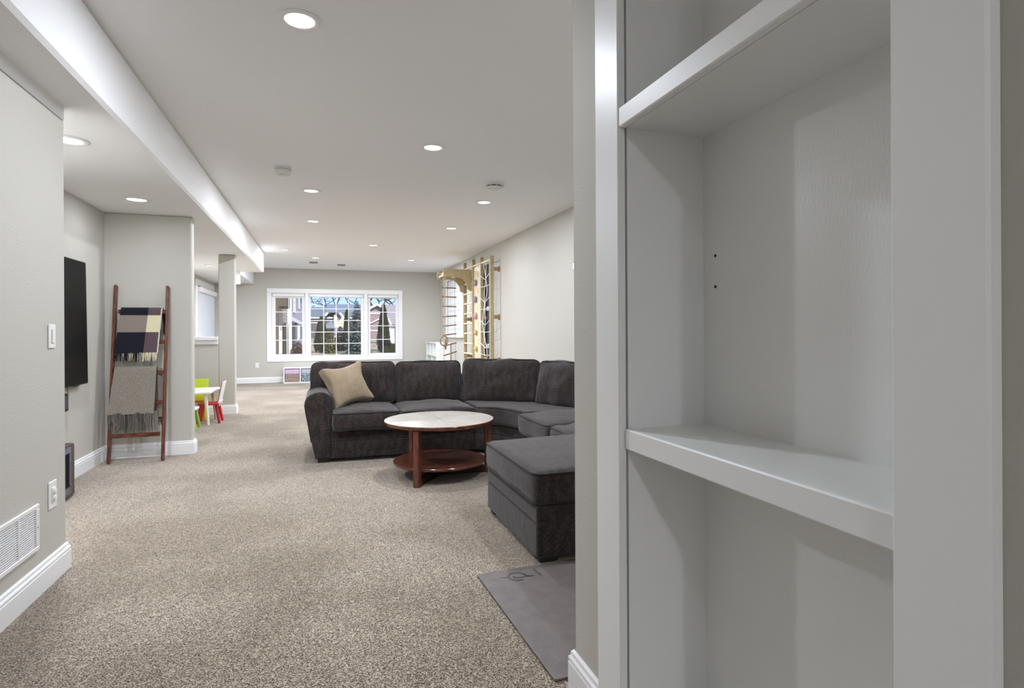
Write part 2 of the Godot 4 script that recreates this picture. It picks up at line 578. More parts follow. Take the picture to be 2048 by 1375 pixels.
# the check of the upper blanket: navy, oatmeal, cream and plum blocks with a fleck of wool
func plaid() -> ImageTexture:
	var n := FastNoiseLite.new()
	n.frequency = 0.25
	n.seed = 8
	var im := Image.create(256, 256, false, Image.FORMAT_RGB8)
	for y in 256:
		for x in 256:
			var u := x / 256.0
			var w := y / 256.0
			var right := u > 0.66
			var band := 0 if w < 0.2 else 1 if w < 0.56 else 2
			var c := rgb(36, 36, 46)
			if band == 1:
				c = rgb(222, 214, 180) if right else rgb(142, 130, 122)
			elif right:
				c = rgb(96, 82, 86)
			if u > 0.965:
				c = rgb(214, 206, 190)
			var k := 1.0 + 0.16 * n.get_noise_2d(x, y)
			im.set_pixel(x, y, Color(c.r * k, c.g * k, c.b * k))
	return ImageTexture.create_from_image(im)

# ---------------------------------------------------------------- the picture
func _ready() -> void:
	rng.seed = 7
	var cam := Camera3D.new()
	cam.name = "camera"
	cam.projection = Camera3D.PROJECTION_FRUSTUM
	cam.keep_aspect = Camera3D.KEEP_HEIGHT
	cam.near = 0.05
	cam.far = 400.0
	cam.size = 0.05 * 1375.0 / 1138.0
	cam.frustum_offset = Vector2(0, -25.5 / 1138.0 * 0.05)
	cam.position = Vector3(0, 1.2, 0)
	cam.basis = Basis(Vector3.UP, -atan2(383.0, 1138.0)) * Basis(Vector3.BACK, -0.0052)
	add_child(cam)
	cam.current = true

	var env := Environment.new()
	env.tonemap_mode = Environment.TONE_MAPPER_LINEAR
	env.tonemap_exposure = 1.17
	env.sdfgi_enabled = true
	env.ssao_enabled = true
	env.ssil_enabled = true
	var sky := Sky.new()
	var psm := ProceduralSkyMaterial.new()
	psm.sky_top_color = rgb(104, 148, 208)
	psm.sky_horizon_color = rgb(158, 192, 236)
	psm.sky_curve = 0.14
	psm.ground_bottom_color = rgb(110, 100, 84)
	psm.ground_horizon_color = rgb(176, 190, 204)
	psm.sky_energy_multiplier = 1.25
	psm.sun_angle_max = 4.0
	sky.sky_material = psm
	env.sky = sky
	env.background_mode = Environment.BG_SKY
	var we := WorldEnvironment.new()
	we.name = "environment"
	we.environment = env
	add_child(we)

	var sun := DirectionalLight3D.new()
	sun.name = "sun"
	sun.light_energy = 1.7
	sun.light_color = rgb(255, 246, 230)
	sun.light_angular_distance = 0.53
	sun.shadow_enabled = true
	sun.sky_mode = DirectionalLight3D.SKY_MODE_LIGHT_ONLY
	add_child(sun)
	sun.look_at_from_position(Vector3.ZERO, Vector3(-0.26, -0.60, -0.76), Vector3.UP)

	make_materials()
	build_shell()
	build_windows()
	build_lights()
	build_bookcase()
	build_sofa()
	build_table()
	build_ladder()
	build_climber()
	build_left_side()
	build_toys()
	build_far_corner()
	build_garden()

# ---------------------------------------------------------------- shell
func build_shell() -> void:
	var W: Material = M["wall_paint"]
	var C: Material = M["ceiling_paint"]
	struct(pbox("floor", Vector3(-2.45, -0.12, FARZ - 0.15), Vector3(3.15, 0, 4.9), M["carpet"]), "flecked beige carpet covering the whole floor")
	struct(pbox("ceiling", Vector3(-2.45, CEIL, FARZ - 0.15), Vector3(3.15, CEIL + 0.12, 4.9), C), "flat white main ceiling dotted with recessed lights")
	var sof := MB.new()
	sof.box(Vector3.ZERO, Vector3(1.42, CEIL - SOF, 16.8), 0.018)
	struct(part("ceiling_soffit", sof.mesh(30), C, self, Vector3(-1.74, (CEIL + SOF) * 0.5, -3.5)), "long dropped soffit running down the left side")
	struct(pbox("ceiling_soffit", Vector3(-2.45, SOF, FARZ - 0.05), Vector3(-1.5, CEIL, -11.9), C), "dropped soffit over the far left alcove")
	# near left wall with its painted band under the soffit
	var wl := struct(pbox("wall_left", Vector3(-2.06, 0, -3.49), Vector3(-1.24, 2.288, 4.9), W, self, 0.006), "near left wall with grille and switches")
	struct(pbox("wall_left", Vector3(-2.06, 2.288, -3.49), Vector3(-1.24, SOF, 4.9), C), "white painted band on top of the near left wall")
	wl.set_meta("label", "near left wall with grille, switch and outlet")
	struct(pbox("wall_left", Vector3(-2.06, 0, -6.42), Vector3(-1.95, SOF, -3.49), W), "recessed left wall behind the television")
	struct(pbox("wall_left", Vector3(-2.45, 0, -6.50), Vector3(-1.21, SOF, -6.38), W, self, 0.01), "short wall the blanket ladder leans on")
	struct(pbox("wall_left", Vector3(-2.45, 0, -9.3), Vector3(-2.33, SOF, -6.5), W), "left wall of the play corner")
	struct(pbox("wall_left", Vector3(-2.33, 0, -9.45), Vector3(-1.42, 1.075, -9.3), W), "half wall behind the toy table")
	struct(pbox("wall_left", Vector3(-1.42, 0, -9.45), Vector3(-1.2, SOF, -9.3), W, self, 0.01), "beige column at the end of the half wall")
	# alcove left wall with a window hole
	var a := MB.new()
	a.span(Vector3(-2.45, 0, FARZ), Vector3(-2.33, 0.7, -9.3))
	a.span(Vector3(-2.45, 2.16, FARZ), Vector3(-2.33, SOF, -9.3))
	a.span(Vector3(-2.45, 0.7, -12.7), Vector3(-2.33, 2.16, -9.3))
	a.span(Vector3(-2.45, 0.7, FARZ), Vector3(-2.33, 2.16, -14.5))
	struct(part("wall_left", a.mesh(), W), "left wall of the far alcove around its window")
	a = MB.new()
	a.span(Vector3(-2.45, 0, FARZ - 0.15), Vector3(3.1, 0.6, FARZ))
	a.span(Vector3(-2.45, 2.16, FARZ - 0.15), Vector3(3.1, CEIL, FARZ))
	a.span(Vector3(-2.45, 0.6, FARZ - 0.15), Vector3(-1.12, 2.16, FARZ))
	a.span(Vector3(1.91, 0.6, FARZ - 0.15), Vector3(3.1, 2.16, FARZ))
	struct(part("wall_far", a.mesh(), W), "far wall around the triple window")
	a = MB.new()
	a.span(Vector3(2.97, 0, -12.25), Vector3(3.1, CEIL, -1.6))
	a.span(Vector3(2.97, 0, FARZ), Vector3(3.1, 1.09, -12.25))
	a.span(Vector3(2.97, 2.45, FARZ), Vector3(3.1, CEIL, -12.25))
	a.span(Vector3(2.97, 1.09, FARZ), Vector3(3.1, 2.45, -13.85))
	struct(part("wall_right", a.mesh(), W), "long plain right wall behind the sofa")
	# the wing that holds the bookcase
	a = MB.new()
	a.span(Vector3(0.80, 0, -1.738), Vector3(3.1, CEIL, -1.42), 0.01)
	a.span(Vector3(1.08, 0, -1.44), Vector3(1.2, CEIL, -0.5))
	a.span(Vector3(0.80, 0, -0.57), Vector3(1.2, CEIL, 4.9))
	a.span(Vector3(0.80, 2.5, -1.43), Vector3(1.1, CEIL, -0.56))
	struct(part("wall_right", a.mesh(), W), "near right wall into which the bookcase is built")
	struct(pbox("wall_back", Vector3(-1.3, 0, 4.8), Vector3(0.9, CEIL, 4.95), W), "wall behind the camera")

	baseboard("baseboard_left", [Vector2(-1.24, 4.79), Vector2(-1.24, -3.49), Vector2(-1.93, -3.49)], "tall white baseboard of the near left wall")
	baseboard("baseboard_left", [Vector2(-1.95, -3.6), Vector2(-1.95, -6.38), Vector2(-1.21, -6.38), Vector2(-1.21, -6.5), Vector2(-1.6, -6.5)], "white baseboard along the recessed wall and behind the ladder")
	baseboard("baseboard_left", [Vector2(-2.3, -9.3), Vector2(-1.2, -9.3), Vector2(-1.2, -9.45), Vector2(-1.6, -9.45)], "white baseboard of the half wall and column")
	baseboard("baseboard_far", [Vector2(-2.3, FARZ), Vector2(2.95, FARZ)], "white baseboard under the far window")
	baseboard("baseboard_right", [Vector2(2.97, FARZ + 0.1), Vector2(2.97, -1.8)], "white baseboard of the right wall")
	baseboard("baseboard_right", [Vector2(2.9, -1.738), Vector2(0.80, -1.738), Vector2(0.80, -1.53)], "white baseboard at the foot of the bookcase wall")
	baseboard("baseboard_right", [Vector2(0.80, -0.47), Vector2(0.80, 4.79)], "white baseboard beside the camera")
	# cap of the half wall
	var cap := struct(Node3D.new(), "white moulded cap on the half wall")
	cap.name = "trim_1"
	add_child(cap)
	pbox("sill_board", Vector3(-2.33, 1.09, -9.49), Vector3(-1.421, 1.14, -9.24), M["trim_paint"], cap, 0.006)
	pbox("apron", Vector3(-2.33, 1.03, -9.3), Vector3(-1.421, 1.09, -9.275), M["trim_paint"], cap, 0.004)

# a moulded baseboard along a path on the floor; the room lies to the right of the path's direction when seen from above (x right, z down)
func baseboard(called: String, pts: Array, label: String) -> void:
	var prof := PackedVector2Array([Vector2(0, 0), Vector2(0.017, 0.0), Vector2(0.017, 0.092), Vector2(0.0145, 0.095), Vector2(0.0145, 0.099), Vector2(0.017, 0.103), Vector2(0.016, 0.110), Vector2(0.011, 0.115), Vector2(0.0095, 0.118), Vector2(0.0105, 0.121), Vector2(0.009, 0.129), Vector2(0.004, 0.134), Vector2(0, 0.135)])
	var g := MB.new()
	var n := pts.size()
	var rings := []
	for i in n:
		var p: Vector2 = pts[i]
		var da: Vector2 = (p - pts[i - 1]).normalized() if i > 0 else (pts[1] - p).normalized()
		var db: Vector2 = (pts[i + 1] - p).normalized() if i < n - 1 else da
		var na := Vector2(-da.y, da.x)
		var nb := Vector2(-db.y, db.x)
		var m := na + nb
		m = m / m.dot(na)
		var ring := PackedVector3Array()
		for q in prof:
			ring.append(Vector3(p.x + m.x * q.x, q.y, p.y + m.y * q.x))
		rings.append(ring)
	for i in n - 1:
		var p: PackedVector3Array = rings[i]
		var q: PackedVector3Array = rings[i + 1]
		for k in prof.size() - 1:
			g.quad(p[k], q[k], q[k + 1], p[k + 1])
	for e: int in [0, n - 1]:
		var r: PackedVector3Array = rings[e]
		for k in range(1, prof.size() - 1):
			if e == 0:
				g.tri(r[0], r[k], r[k + 1])
			else:
				g.tri(r[0], r[k + 1], r[k])
	struct(part(called, g.mesh(25), M["trim_paint"]), label)

# ---------------------------------------------------------------- windows
func build_windows() -> void:
	var T: Material = M["trim_paint"]
	var w := struct(Node3D.new(), "white triple window in the far wall, looking on to the garden") as Node3D
	w.name = "window_1"
	add_child(w)
	w.position = Vector3(0, 0, FARZ)
	# casing round all three
	pbox("casing", Vector3(-1.215, 2.15, 0), Vector3(2.0, 2.258, 0.022), T, w, 0.005)
	pbox("casing", Vector3(-1.215, 0.495, 0), Vector3(2.0, 0.61, 0.022), T, w, 0.005)
	pbox("casing", Vector3(-1.215, 0.61, 0), Vector3(-1.11, 2.15, 0.022), T, w, 0.005)
	pbox("casing", Vector3(1.90, 0.61, 0), Vector3(2.0, 2.15, 0.022), T, w, 0.005)
	pbox("mullion", Vector3(-0.352, 0.61, -0.12), Vector3(-0.268, 2.15, 0.018), T, w, 0.005)
	pbox("mullion", Vector3(1.035, 0.61, -0.12), Vector3(1.13, 2.15, 0.018), T, w, 0.005)
	pbox("jamb", Vector3(-1.12, 0.60, -0.13), Vector3(1.91, 0.62, 0.0), T, w)
	pbox("jamb", Vector3(-1.12, 2.14, -0.13), Vector3(1.91, 2.16, 0.0), T, w)
	pbox("jamb", Vector3(-1.12, 0.62, -0.13), Vector3(-1.105, 2.14, 0.0), T, w)
	pbox("jamb", Vector3(1.895, 0.62, -0.13), Vector3(1.91, 2.14, 0.0), T, w)
	# [left, right, lower, upper edge of the opening], [same of the glass], columns, rows
	var sashes := [
		[-1.105, -0.352, 0.62, 2.14, -1.025, -0.425, 0.672, 2.035, 2, 4],
		[-0.268, 1.035, 0.62, 2.14, -0.222, 0.968, 0.632, 2.065, 4, 5],
		[1.13, 1.895, 0.62, 2.14, 1.197, 1.828, 0.662, 2.052, 2, 4]]
	for s in sashes:
		var a: float = s[4]
		var b: float = s[5]
		var lo: float = s[6]
		var hi: float = s[7]
		var f := MB.new()
		f.span(Vector3(s[0], s[2], -0.11), Vector3(a, s[3], -0.04), 0.006)
		f.span(Vector3(b, s[2], -0.11), Vector3(s[1], s[3], -0.04), 0.006)
		f.span(Vector3(a, s[2], -0.11), Vector3(b, lo, -0.04), 0.004)
		f.span(Vector3(a, hi, -0.11), Vector3(b, s[3], -0.04), 0.006)
		part("sash", f.mesh(), T, w)
		var nx: int = s[8]
		var ny: int = s[9]
		for i in range(1, nx):
			var x := lerpf(a, b, float(i) / nx)
			pbox("muntin", Vector3(x - 0.009, lo, -0.088), Vector3(x + 0.009, hi, -0.066), T, w)
		for j in range(1, ny):
			var y := lerpf(lo, hi, (float(j)) / ny)
			pbox("muntin", Vector3(a, y - 0.009, -0.087), Vector3(b, y + 0.009, -0.067), T, w)
		for i in nx:
			for j in ny:
				pbox("pane", Vector3(lerpf(a, b, float(i) / nx), lerpf(lo, hi, float(j) / ny), -0.079), Vector3(lerpf(a, b, float(i + 1) / nx), lerpf(lo, hi, float(j + 1) / ny), -0.075), M["pane_glass"], w)
		# roller shade cassette at the head
		pbox("shade_cassette", Vector3(float(s[0]) + 0.012, 2.065, -0.035), Vector3(float(s[1]) - 0.012, 2.135, 0.012), M["white_plastic"], w, 0.008)
	# small crank on the left casement
	pbox("crank", Vector3(-0.78, 0.622, -0.04), Vector3(-0.68, 0.64, -0.015), T, w, 0.005)
	pbox("crank", Vector3(1.47, 0.622, -0.04), Vector3(1.57, 0.64, -0.015), T, w, 0.005)

	# alcove window with vertical blinds
	var v := struct(Node3D.new(), "white alcove window behind the column with vertical blinds") as Node3D
	v.name = "window_2"
	add_child(v)
	v.position = Vector3(-2.33, 0, 0)
	pbox("casing", Vector3(0, 2.15, -14.6), Vector3(0.022, 2.27, -12.58), T, v, 0.005)
	pbox("casing", Vector3(0, 0.6, -14.6), Vector3(0.022, 0.72, -12.58), T, v, 0.005)
	pbox("casing", Vector3(0, 0.72, -12.72), Vector3(0.022, 2.15, -12.6), T, v, 0.005)
	pbox("casing", Vector3(0, 0.72, -14.6), Vector3(0.022, 2.15, -14.48), T, v, 0.005)
	pbox("sash", Vector3(-0.11, 0.7, -13.66), Vector3(-0.05, 2.16, -13.54), T, v)
	pbox("valance", Vector3(0.0, 2.02, -14.5), Vector3(0.09, 2.12, -12.75), M["white_plastic"], v, 0.006)
	for i in 22:
		var sl := pbox("blind_slat", Vector3(-0.044, 0.715, -0.0015), Vector3(0.044, 2.03, 0.0015), M["blind_slat"], v)
		sl.position = Vector3(0.03, 1.3725, -14.46 + i * 0.08)
		sl.rotation.y = 1.46
	pbox("pane", Vector3(-0.082, 0.7, -14.5), Vector3(-0.078, 2.16, -12.7), M["pane_glass"], v)

	# window high in the right wall behind the climbing frame
	var r := struct(Node3D.new(), "white window with closed blind in the far part of the right wall") as Node3D
	r.name = "window_3"
	add_child(r)
	r.position = Vector3(2.97, 0, 0)
	pbox("casing", Vector3(-0.022, 2.43, -13.95), Vector3(0, 2.55, -12.15), T, r, 0.005)
	pbox("casing", Vector3(-0.022, 1.1, -13.95), Vector3(0, 2.43, -13.83), T, r, 0.005)
	pbox("casing", Vector3(-0.022, 1.1, -12.29), Vector3(0, 2.43, -12.17), T, r, 0.005)
	pbox("sill_board", Vector3(-0.06, 1.06, -14.0), Vector3(0.06, 1.1, -12.1), T, r, 0.006)
	pbox("blind", Vector3(0.03, 1.1, -13.83), Vector3(0.036, 2.43, -12.29), M["blind_slat"], r)
	for i in 9:
		pbox("blind_slat", Vector3(0.012, 1.12 + i * 0.145, -13.8), Vector3(0.03, 1.125 + i * 0.145, -12.3), M["blind_slat"], r)
	pbox("pane", Vector3(0.09, 1.09, -13.85), Vector3(0.094, 2.45, -12.25), M["pane_glass"], r)

# ---------------------------------------------------------------- lights in the ceiling
func downlight(x: float, y: float, z: float, r: float, e: float, label: String, group := "recessed ceiling lights") -> void:
	var t := thing("ceiling_light", label, "ceiling light", Vector3(x, y, z), 0.0, group)
	var g := MB.new()
	g.lathe(PackedVector2Array([Vector2(r * 0.66, 0.0), Vector2(r * 0.70, -0.006), Vector2(r * 0.80, -0.010), Vector2(r * 0.94, -0.009), Vector2(r, -0.004), Vector2(r, 0.0), Vector2(r * 0.66, 0.0)]), 40)
	part("trim_ring", g.mesh(35), M["white_plastic"], t)
	g = MB.new()
	g.lathe(PackedVector2Array([Vector2(0, 0.0), Vector2(r * 0.69, 0.0), Vector2(r * 0.69, -0.003), Vector2(r * 0.4, -0.006), Vector2(0, -0.007)]), 32)
	part("lens", g.mesh(35), M["lamp_lens"], t)
	var l := AreaLight3D.new()
	l.name = "lamp"
	l.area_size = Vector2(r * 1.0, r * 1.0)
	l.set("area_range", 30.0)
	l.set("area_attenuation", 2.0)
	l.light_energy = e
	l.light_color = rgb(238, 244, 255)
	l.shadow_enabled = true
	l.position = Vector3(0, -0.012, 0)
	l.rotation.x = -PI / 2
	t.add_child(l)

const LAMP := 2.6
func build_lights() -> void:
	downlight(-0.09, CEIL, -3.0, 0.105, LAMP * 0.92, "large recessed ceiling light at the top, nearest the camera")
	downlight(1.86, CEIL, -3.0, 0.105, LAMP * 1.0, "recessed ceiling light above the ottoman, behind the bookcase wall")
	downlight(0.90, CEIL, -4.73, 0.105, LAMP * 1.0, "recessed ceiling light above the coffee table")
	downlight(-0.09, CEIL, -6.58, 0.105, LAMP * 1.0, "recessed ceiling light just beyond the left smoke alarm")
	downlight(1.86, CEIL, -6.55, 0.105, LAMP * 0.62, "recessed ceiling light just beyond the right smoke alarm")
	downlight(-0.09, CEIL, -8.37, 0.105, LAMP * 1.6, "second light beyond the left smoke alarm, in the left row")
	downlight(1.86, CEIL, -8.34, 0.105, LAMP * 0.7, "second light beyond the right smoke alarm, in the right row")
	downlight(0.90, CEIL, -10.38, 0.105, LAMP * 2.1, "single middle recessed light beyond the sofa, before the climbing frame")
	downlight(-0.09, CEIL, -12.46, 0.105, LAMP * 2.1, "faint far light of the left row, nearest the ceiling vents")
	downlight(1.86, CEIL, -12.33, 0.105, LAMP * 1.3, "farthest light of the right row, above the pull-up arms")
	downlight(-0.62, CEIL, -11.41, 0.075, LAMP * 0.9, "small recessed light close to the end of the soffit")
	downlight(-1.50, SOF, -5.69, 0.108, LAMP * 0.12, "recessed soffit light in front of the blanket ladder")
	downlight(-1.42, SOF, -4.06, 0.105, LAMP * 1.4, "half hidden soffit light at the edge of the near left wall")
	downlight(-1.80, SOF, -10.9, 0.075, LAMP * 1.9, "soffit light beside the column, over the alcove")
	downlight(-0.20, CEIL, 1.7, 0.105, LAMP * 0.25, "recessed ceiling light of the hallway behind the camera")
	downlight(-0.30, CEIL, 3.6, 0.105, LAMP * 1.9, "recessed light at the end of the hallway behind the camera")
	# smoke alarms and vents
	var t := thing("smoke_alarm", "round white smoke alarm on the ceiling left of centre, tilted foot ring", "smoke alarm", Vector3(-0.325, CEIL, -5.734), 0.0)
	var g := MB.new()
	g.lathe(PackedVector2Array([Vector2(0, 0), Vector2(0.078, 0), Vector2(0.078, -0.021), Vector2(0.070, -0.021), Vector2(0, -0.021)]), 36)
	part("base_plate", g.mesh(35), M["alarm_plastic"], t)
	g = MB.new()
	g.lathe(PackedVector2Array([Vector2(0.062, -0.021), Vector2(0.066, -0.026), Vector2(0.066, -0.054), Vector2(0.06, -0.066), Vector2(0, -0.069)]), 36)
	part("housing", g.mesh(35), M["alarm_plastic"], t)
	g = MB.new()
	g.lathe(PackedVector2Array([Vector2(0.03, -0.068), Vector2(0.03, -0.073), Vector2(0, -0.074)]), 24)
	part("test_button", g.mesh(35), M["alarm_plastic"], t)
	t = thing("smoke_alarm", "wider white smoke alarm on the ceiling right of centre, with side openings", "smoke alarm", Vector3(1.738, CEIL, -5.713), 0.0)
	g = MB.new()
	g.lathe(PackedVector2Array([Vector2(0, 0), Vector2(0.105, 0), Vector2(0.105, -0.006), Vector2(0.096, -0.022), Vector2(0, -0.022)]), 36)
	part("base_plate", g.mesh(35), M["alarm_plastic"], t)
	g = MB.new()
	g.lathe(PackedVector2Array([Vector2(0.058, -0.022), Vector2(0.056, -0.03), Vector2(0, -0.03)]), 36)
	part("sensor_core", g.mesh(35), M["grey_plastic"], t)
	for k in 8:
		var a := TAU * k / 8.0
		pbox("rib", Vector3(cos(a) * 0.075, -0.036, sin(a) * 0.075) - Vector3(0.006, 0, 0.006), Vector3(cos(a) * 0.075, -0.02, sin(a) * 0.075) + Vector3(0.006, 0, 0.006), M["alarm_plastic"], t)
	g = MB.new()
	g.lathe(PackedVector2Array([Vector2(0.086, -0.034), Vector2(0.08, -0.045), Vector2(0, -0.048)]), 36)
	part("cover", g.mesh(35), M["alarm_plastic"], t)
	for k in 2:
		var vt := thing("ceiling_vent", ["dark ceiling vent left, straight beyond the faint far light", "small dark ceiling vent right of the other one, above the window"][k], "vent", [Vector3(-0.14, CEIL, -13.27), Vector3(0.46, CEIL, -13.6)][k])
		pbox("frame", Vector3(-0.09, -0.012, -0.1), Vector3(0.09, 0, 0.1), M["grey_plastic"], vt, 0.003)
		for i in 6:
			pbox("slat", Vector3(-0.075, -0.02, -0.08 + i * 0.03), Vector3(0.075, -0.012, -0.07 + i * 0.03), M["grey_plastic"], vt)
	tag(pbox("junction_box", Vector3(-1.50, SOF - 0.24, -11.9), Vector3(-1.435, SOF, -11.8), M["white_plastic"], self, 0.006), "white upright box hanging under the far end of the soffit", "box")

# ---------------------------------------------------------------- built-in bookcase on the right
func build_bookcase() -> void:
	var B: Material = M["bookcase_paint"]
	var t := thing("bookcase", "empty white built-in bookcase filling the right side, with three open bays", "bookcase", Vector3(0.775, 0, -1.0))
	var z0 := -0.521   # left edge of the casing
	var z1 := -0.386   # left side of the opening
	var z2 := 0.399    # right side of the opening
	var z3 := 0.527
	pbox("stile", Vector3(0, 0, z0), Vector3(0.024, 2.55, z1), M["trim_paint"], t, 0.003)
	pbox("stile", Vector3(0, 0, z2), Vector3(0.026, 2.55, z3), M["trim_paint"], t, 0.004)
	pbox("top_rail", Vector3(0, 2.42, z1), Vector3(0.024, 2.55, z2), M["trim_paint"], t, 0.003)
	pbox("side_panel", Vector3(0.0285, 0.0, z1 - 0.018), Vector3(0.29, 2.5, z1 + 0.001), B, t)
	pbox("side_panel", Vector3(0.028, 0.0, z2), Vector3(0.29, 2.5, z2 + 0.018), B, t)
	pbox("gap_shade_strip", Vector3(0.026, 0.0, z1 - 0.03), Vector3(0.06, 2.5, z1 - 0.02), M["gap_shade"], t)  # dark strip painted in as the shade deep in the gap
	pbox("back_panel", Vector3(0.278, 0.0, z1 - 0.01), Vector3(0.29, 2.5, z2 + 0.01), B, t)
	pbox("bottom_panel", Vector3(0.02, 0.0, z1), Vector3(0.278, 0.09, z2), B, t, 0.002)
	var lo := pbox("shelf", Vector3(0.032, 0.905, z1 + 0.001), Vector3(0.278, 0.9295, z2 - 0.001), B, t)
	lo.set_meta("label", "lower shelf at waist height")
	pbox("shelf_edge", Vector3(0.0155, 0.875, z1 + 0.0025), Vector3(0.034, 0.931, z2 - 0.004), M["trim_paint"], t, 0.0035)
	var up := pbox("shelf", Vector3(0.026, 1.757, z1 + 0.001), Vector3(0.278, 1.785, z2 - 0.001), B, t)
	up.set_meta("label", "upper shelf above eye level")
	pbox("shelf_edge", Vector3(0.003, 1.757, z1), Vector3(0.026, 1.811, z2), M["trim_paint"], t, 0.003)
	pbox("top_panel", Vector3(0.03, 2.42, z1), Vector3(0.278, 2.45, z2), B, t)
	for y: float in [1.409, 1.322]:
		var g := MB.new()
		g.xf = Transform3D(Basis(Vector3.BACK, PI / 2), Vector3(0.2765, y, z1 + 0.053))
		g.lathe(PackedVector2Array([Vector2(0, 0.001), Vector2(0.0032, 0.001), Vector2(0.0042, 0), Vector2(0.0042, -0.002)]), 12)
		part("screw_hole", g.mesh(), M["black_plastic"], t)

# ---------------------------------------------------------------- upholstery
func loop_xz(w: float, d: float, r: float, y: float, seg := 5) -> PackedVector3Array:
	var out := PackedVector3Array()
	var c := [Vector2(w / 2 - r, d / 2 - r), Vector2(-w / 2 + r, d / 2 - r), Vector2(-w / 2 + r, -d / 2 + r), Vector2(w / 2 - r, -d / 2 + r)]
	for k in 4:
		for s in seg + 1:
			var t := PI * 0.5 * (k + float(s) / seg)
			out.append(Vector3(c[k].x + cos(t) * r, y, c[k].y + sin(t) * r))
	return out

# a loose seat cushion: plump top, welted seams
func seat(t: Node3D, called: String, at: Vector3, size: Vector3, sd: int, turn := 0.0, puff := 0.035) -> MeshInstance3D:
	var g := MB.new()
	g.cushion(size, 0.045, Vector3(0.006, puff, 0.012), 9, 0.016, sd)
	var o := part(called, g.mesh(60), M["sofa_fabric"], t, at)
	o.rotation.y = turn
	g = MB.new()
	g.tube(loop_xz(size.x - 0.012, size.z - 0.012, 0.05, size.y * 0.5 - 0.016), PackedFloat32Array([0.0062]), 6, true)
	g.tube(loop_xz(size.x - 0.012, size.z - 0.012, 0.05, -size.y * 0.5 + 0.016), PackedFloat32Array([0.0062]), 6, true)
	part("piping", g.mesh(60), M["sofa_piping"], o)
	return o

# a soft back cushion that leans; at is the middle of its lower front edge
func back(t: Node3D, at: Vector3, w: float, h: float, th: float, turn: float, sd: int, lean := 0.2) -> MeshInstance3D:
	var g := MB.new()
	g.cushion(Vector3(w, h, th), 0.05, Vector3(0.008, 0.012, 0.06), 11, 0.028, sd)
	var o := part("back_cushion", g.mesh(60), M["sofa_fabric"], t)
	var b := Basis(Vector3.UP, turn) * Basis(Vector3.RIGHT, -lean)
	o.transform = Transform3D(b, at + b * Vector3(0, h * 0.5, -th * 0.5))
	g = MB.new()
	g.xf = Transform3D(Basis(Vector3.RIGHT, PI / 2), Vector3(0, 0, th * 0.5 - 0.018))
	g.tube(loop_xz(w - 0.012, h - 0.012, 0.055, 0.0), PackedFloat32Array([0.006]), 6, true)
	part("piping", g.mesh(60), M["sofa_piping"], o)
	return o

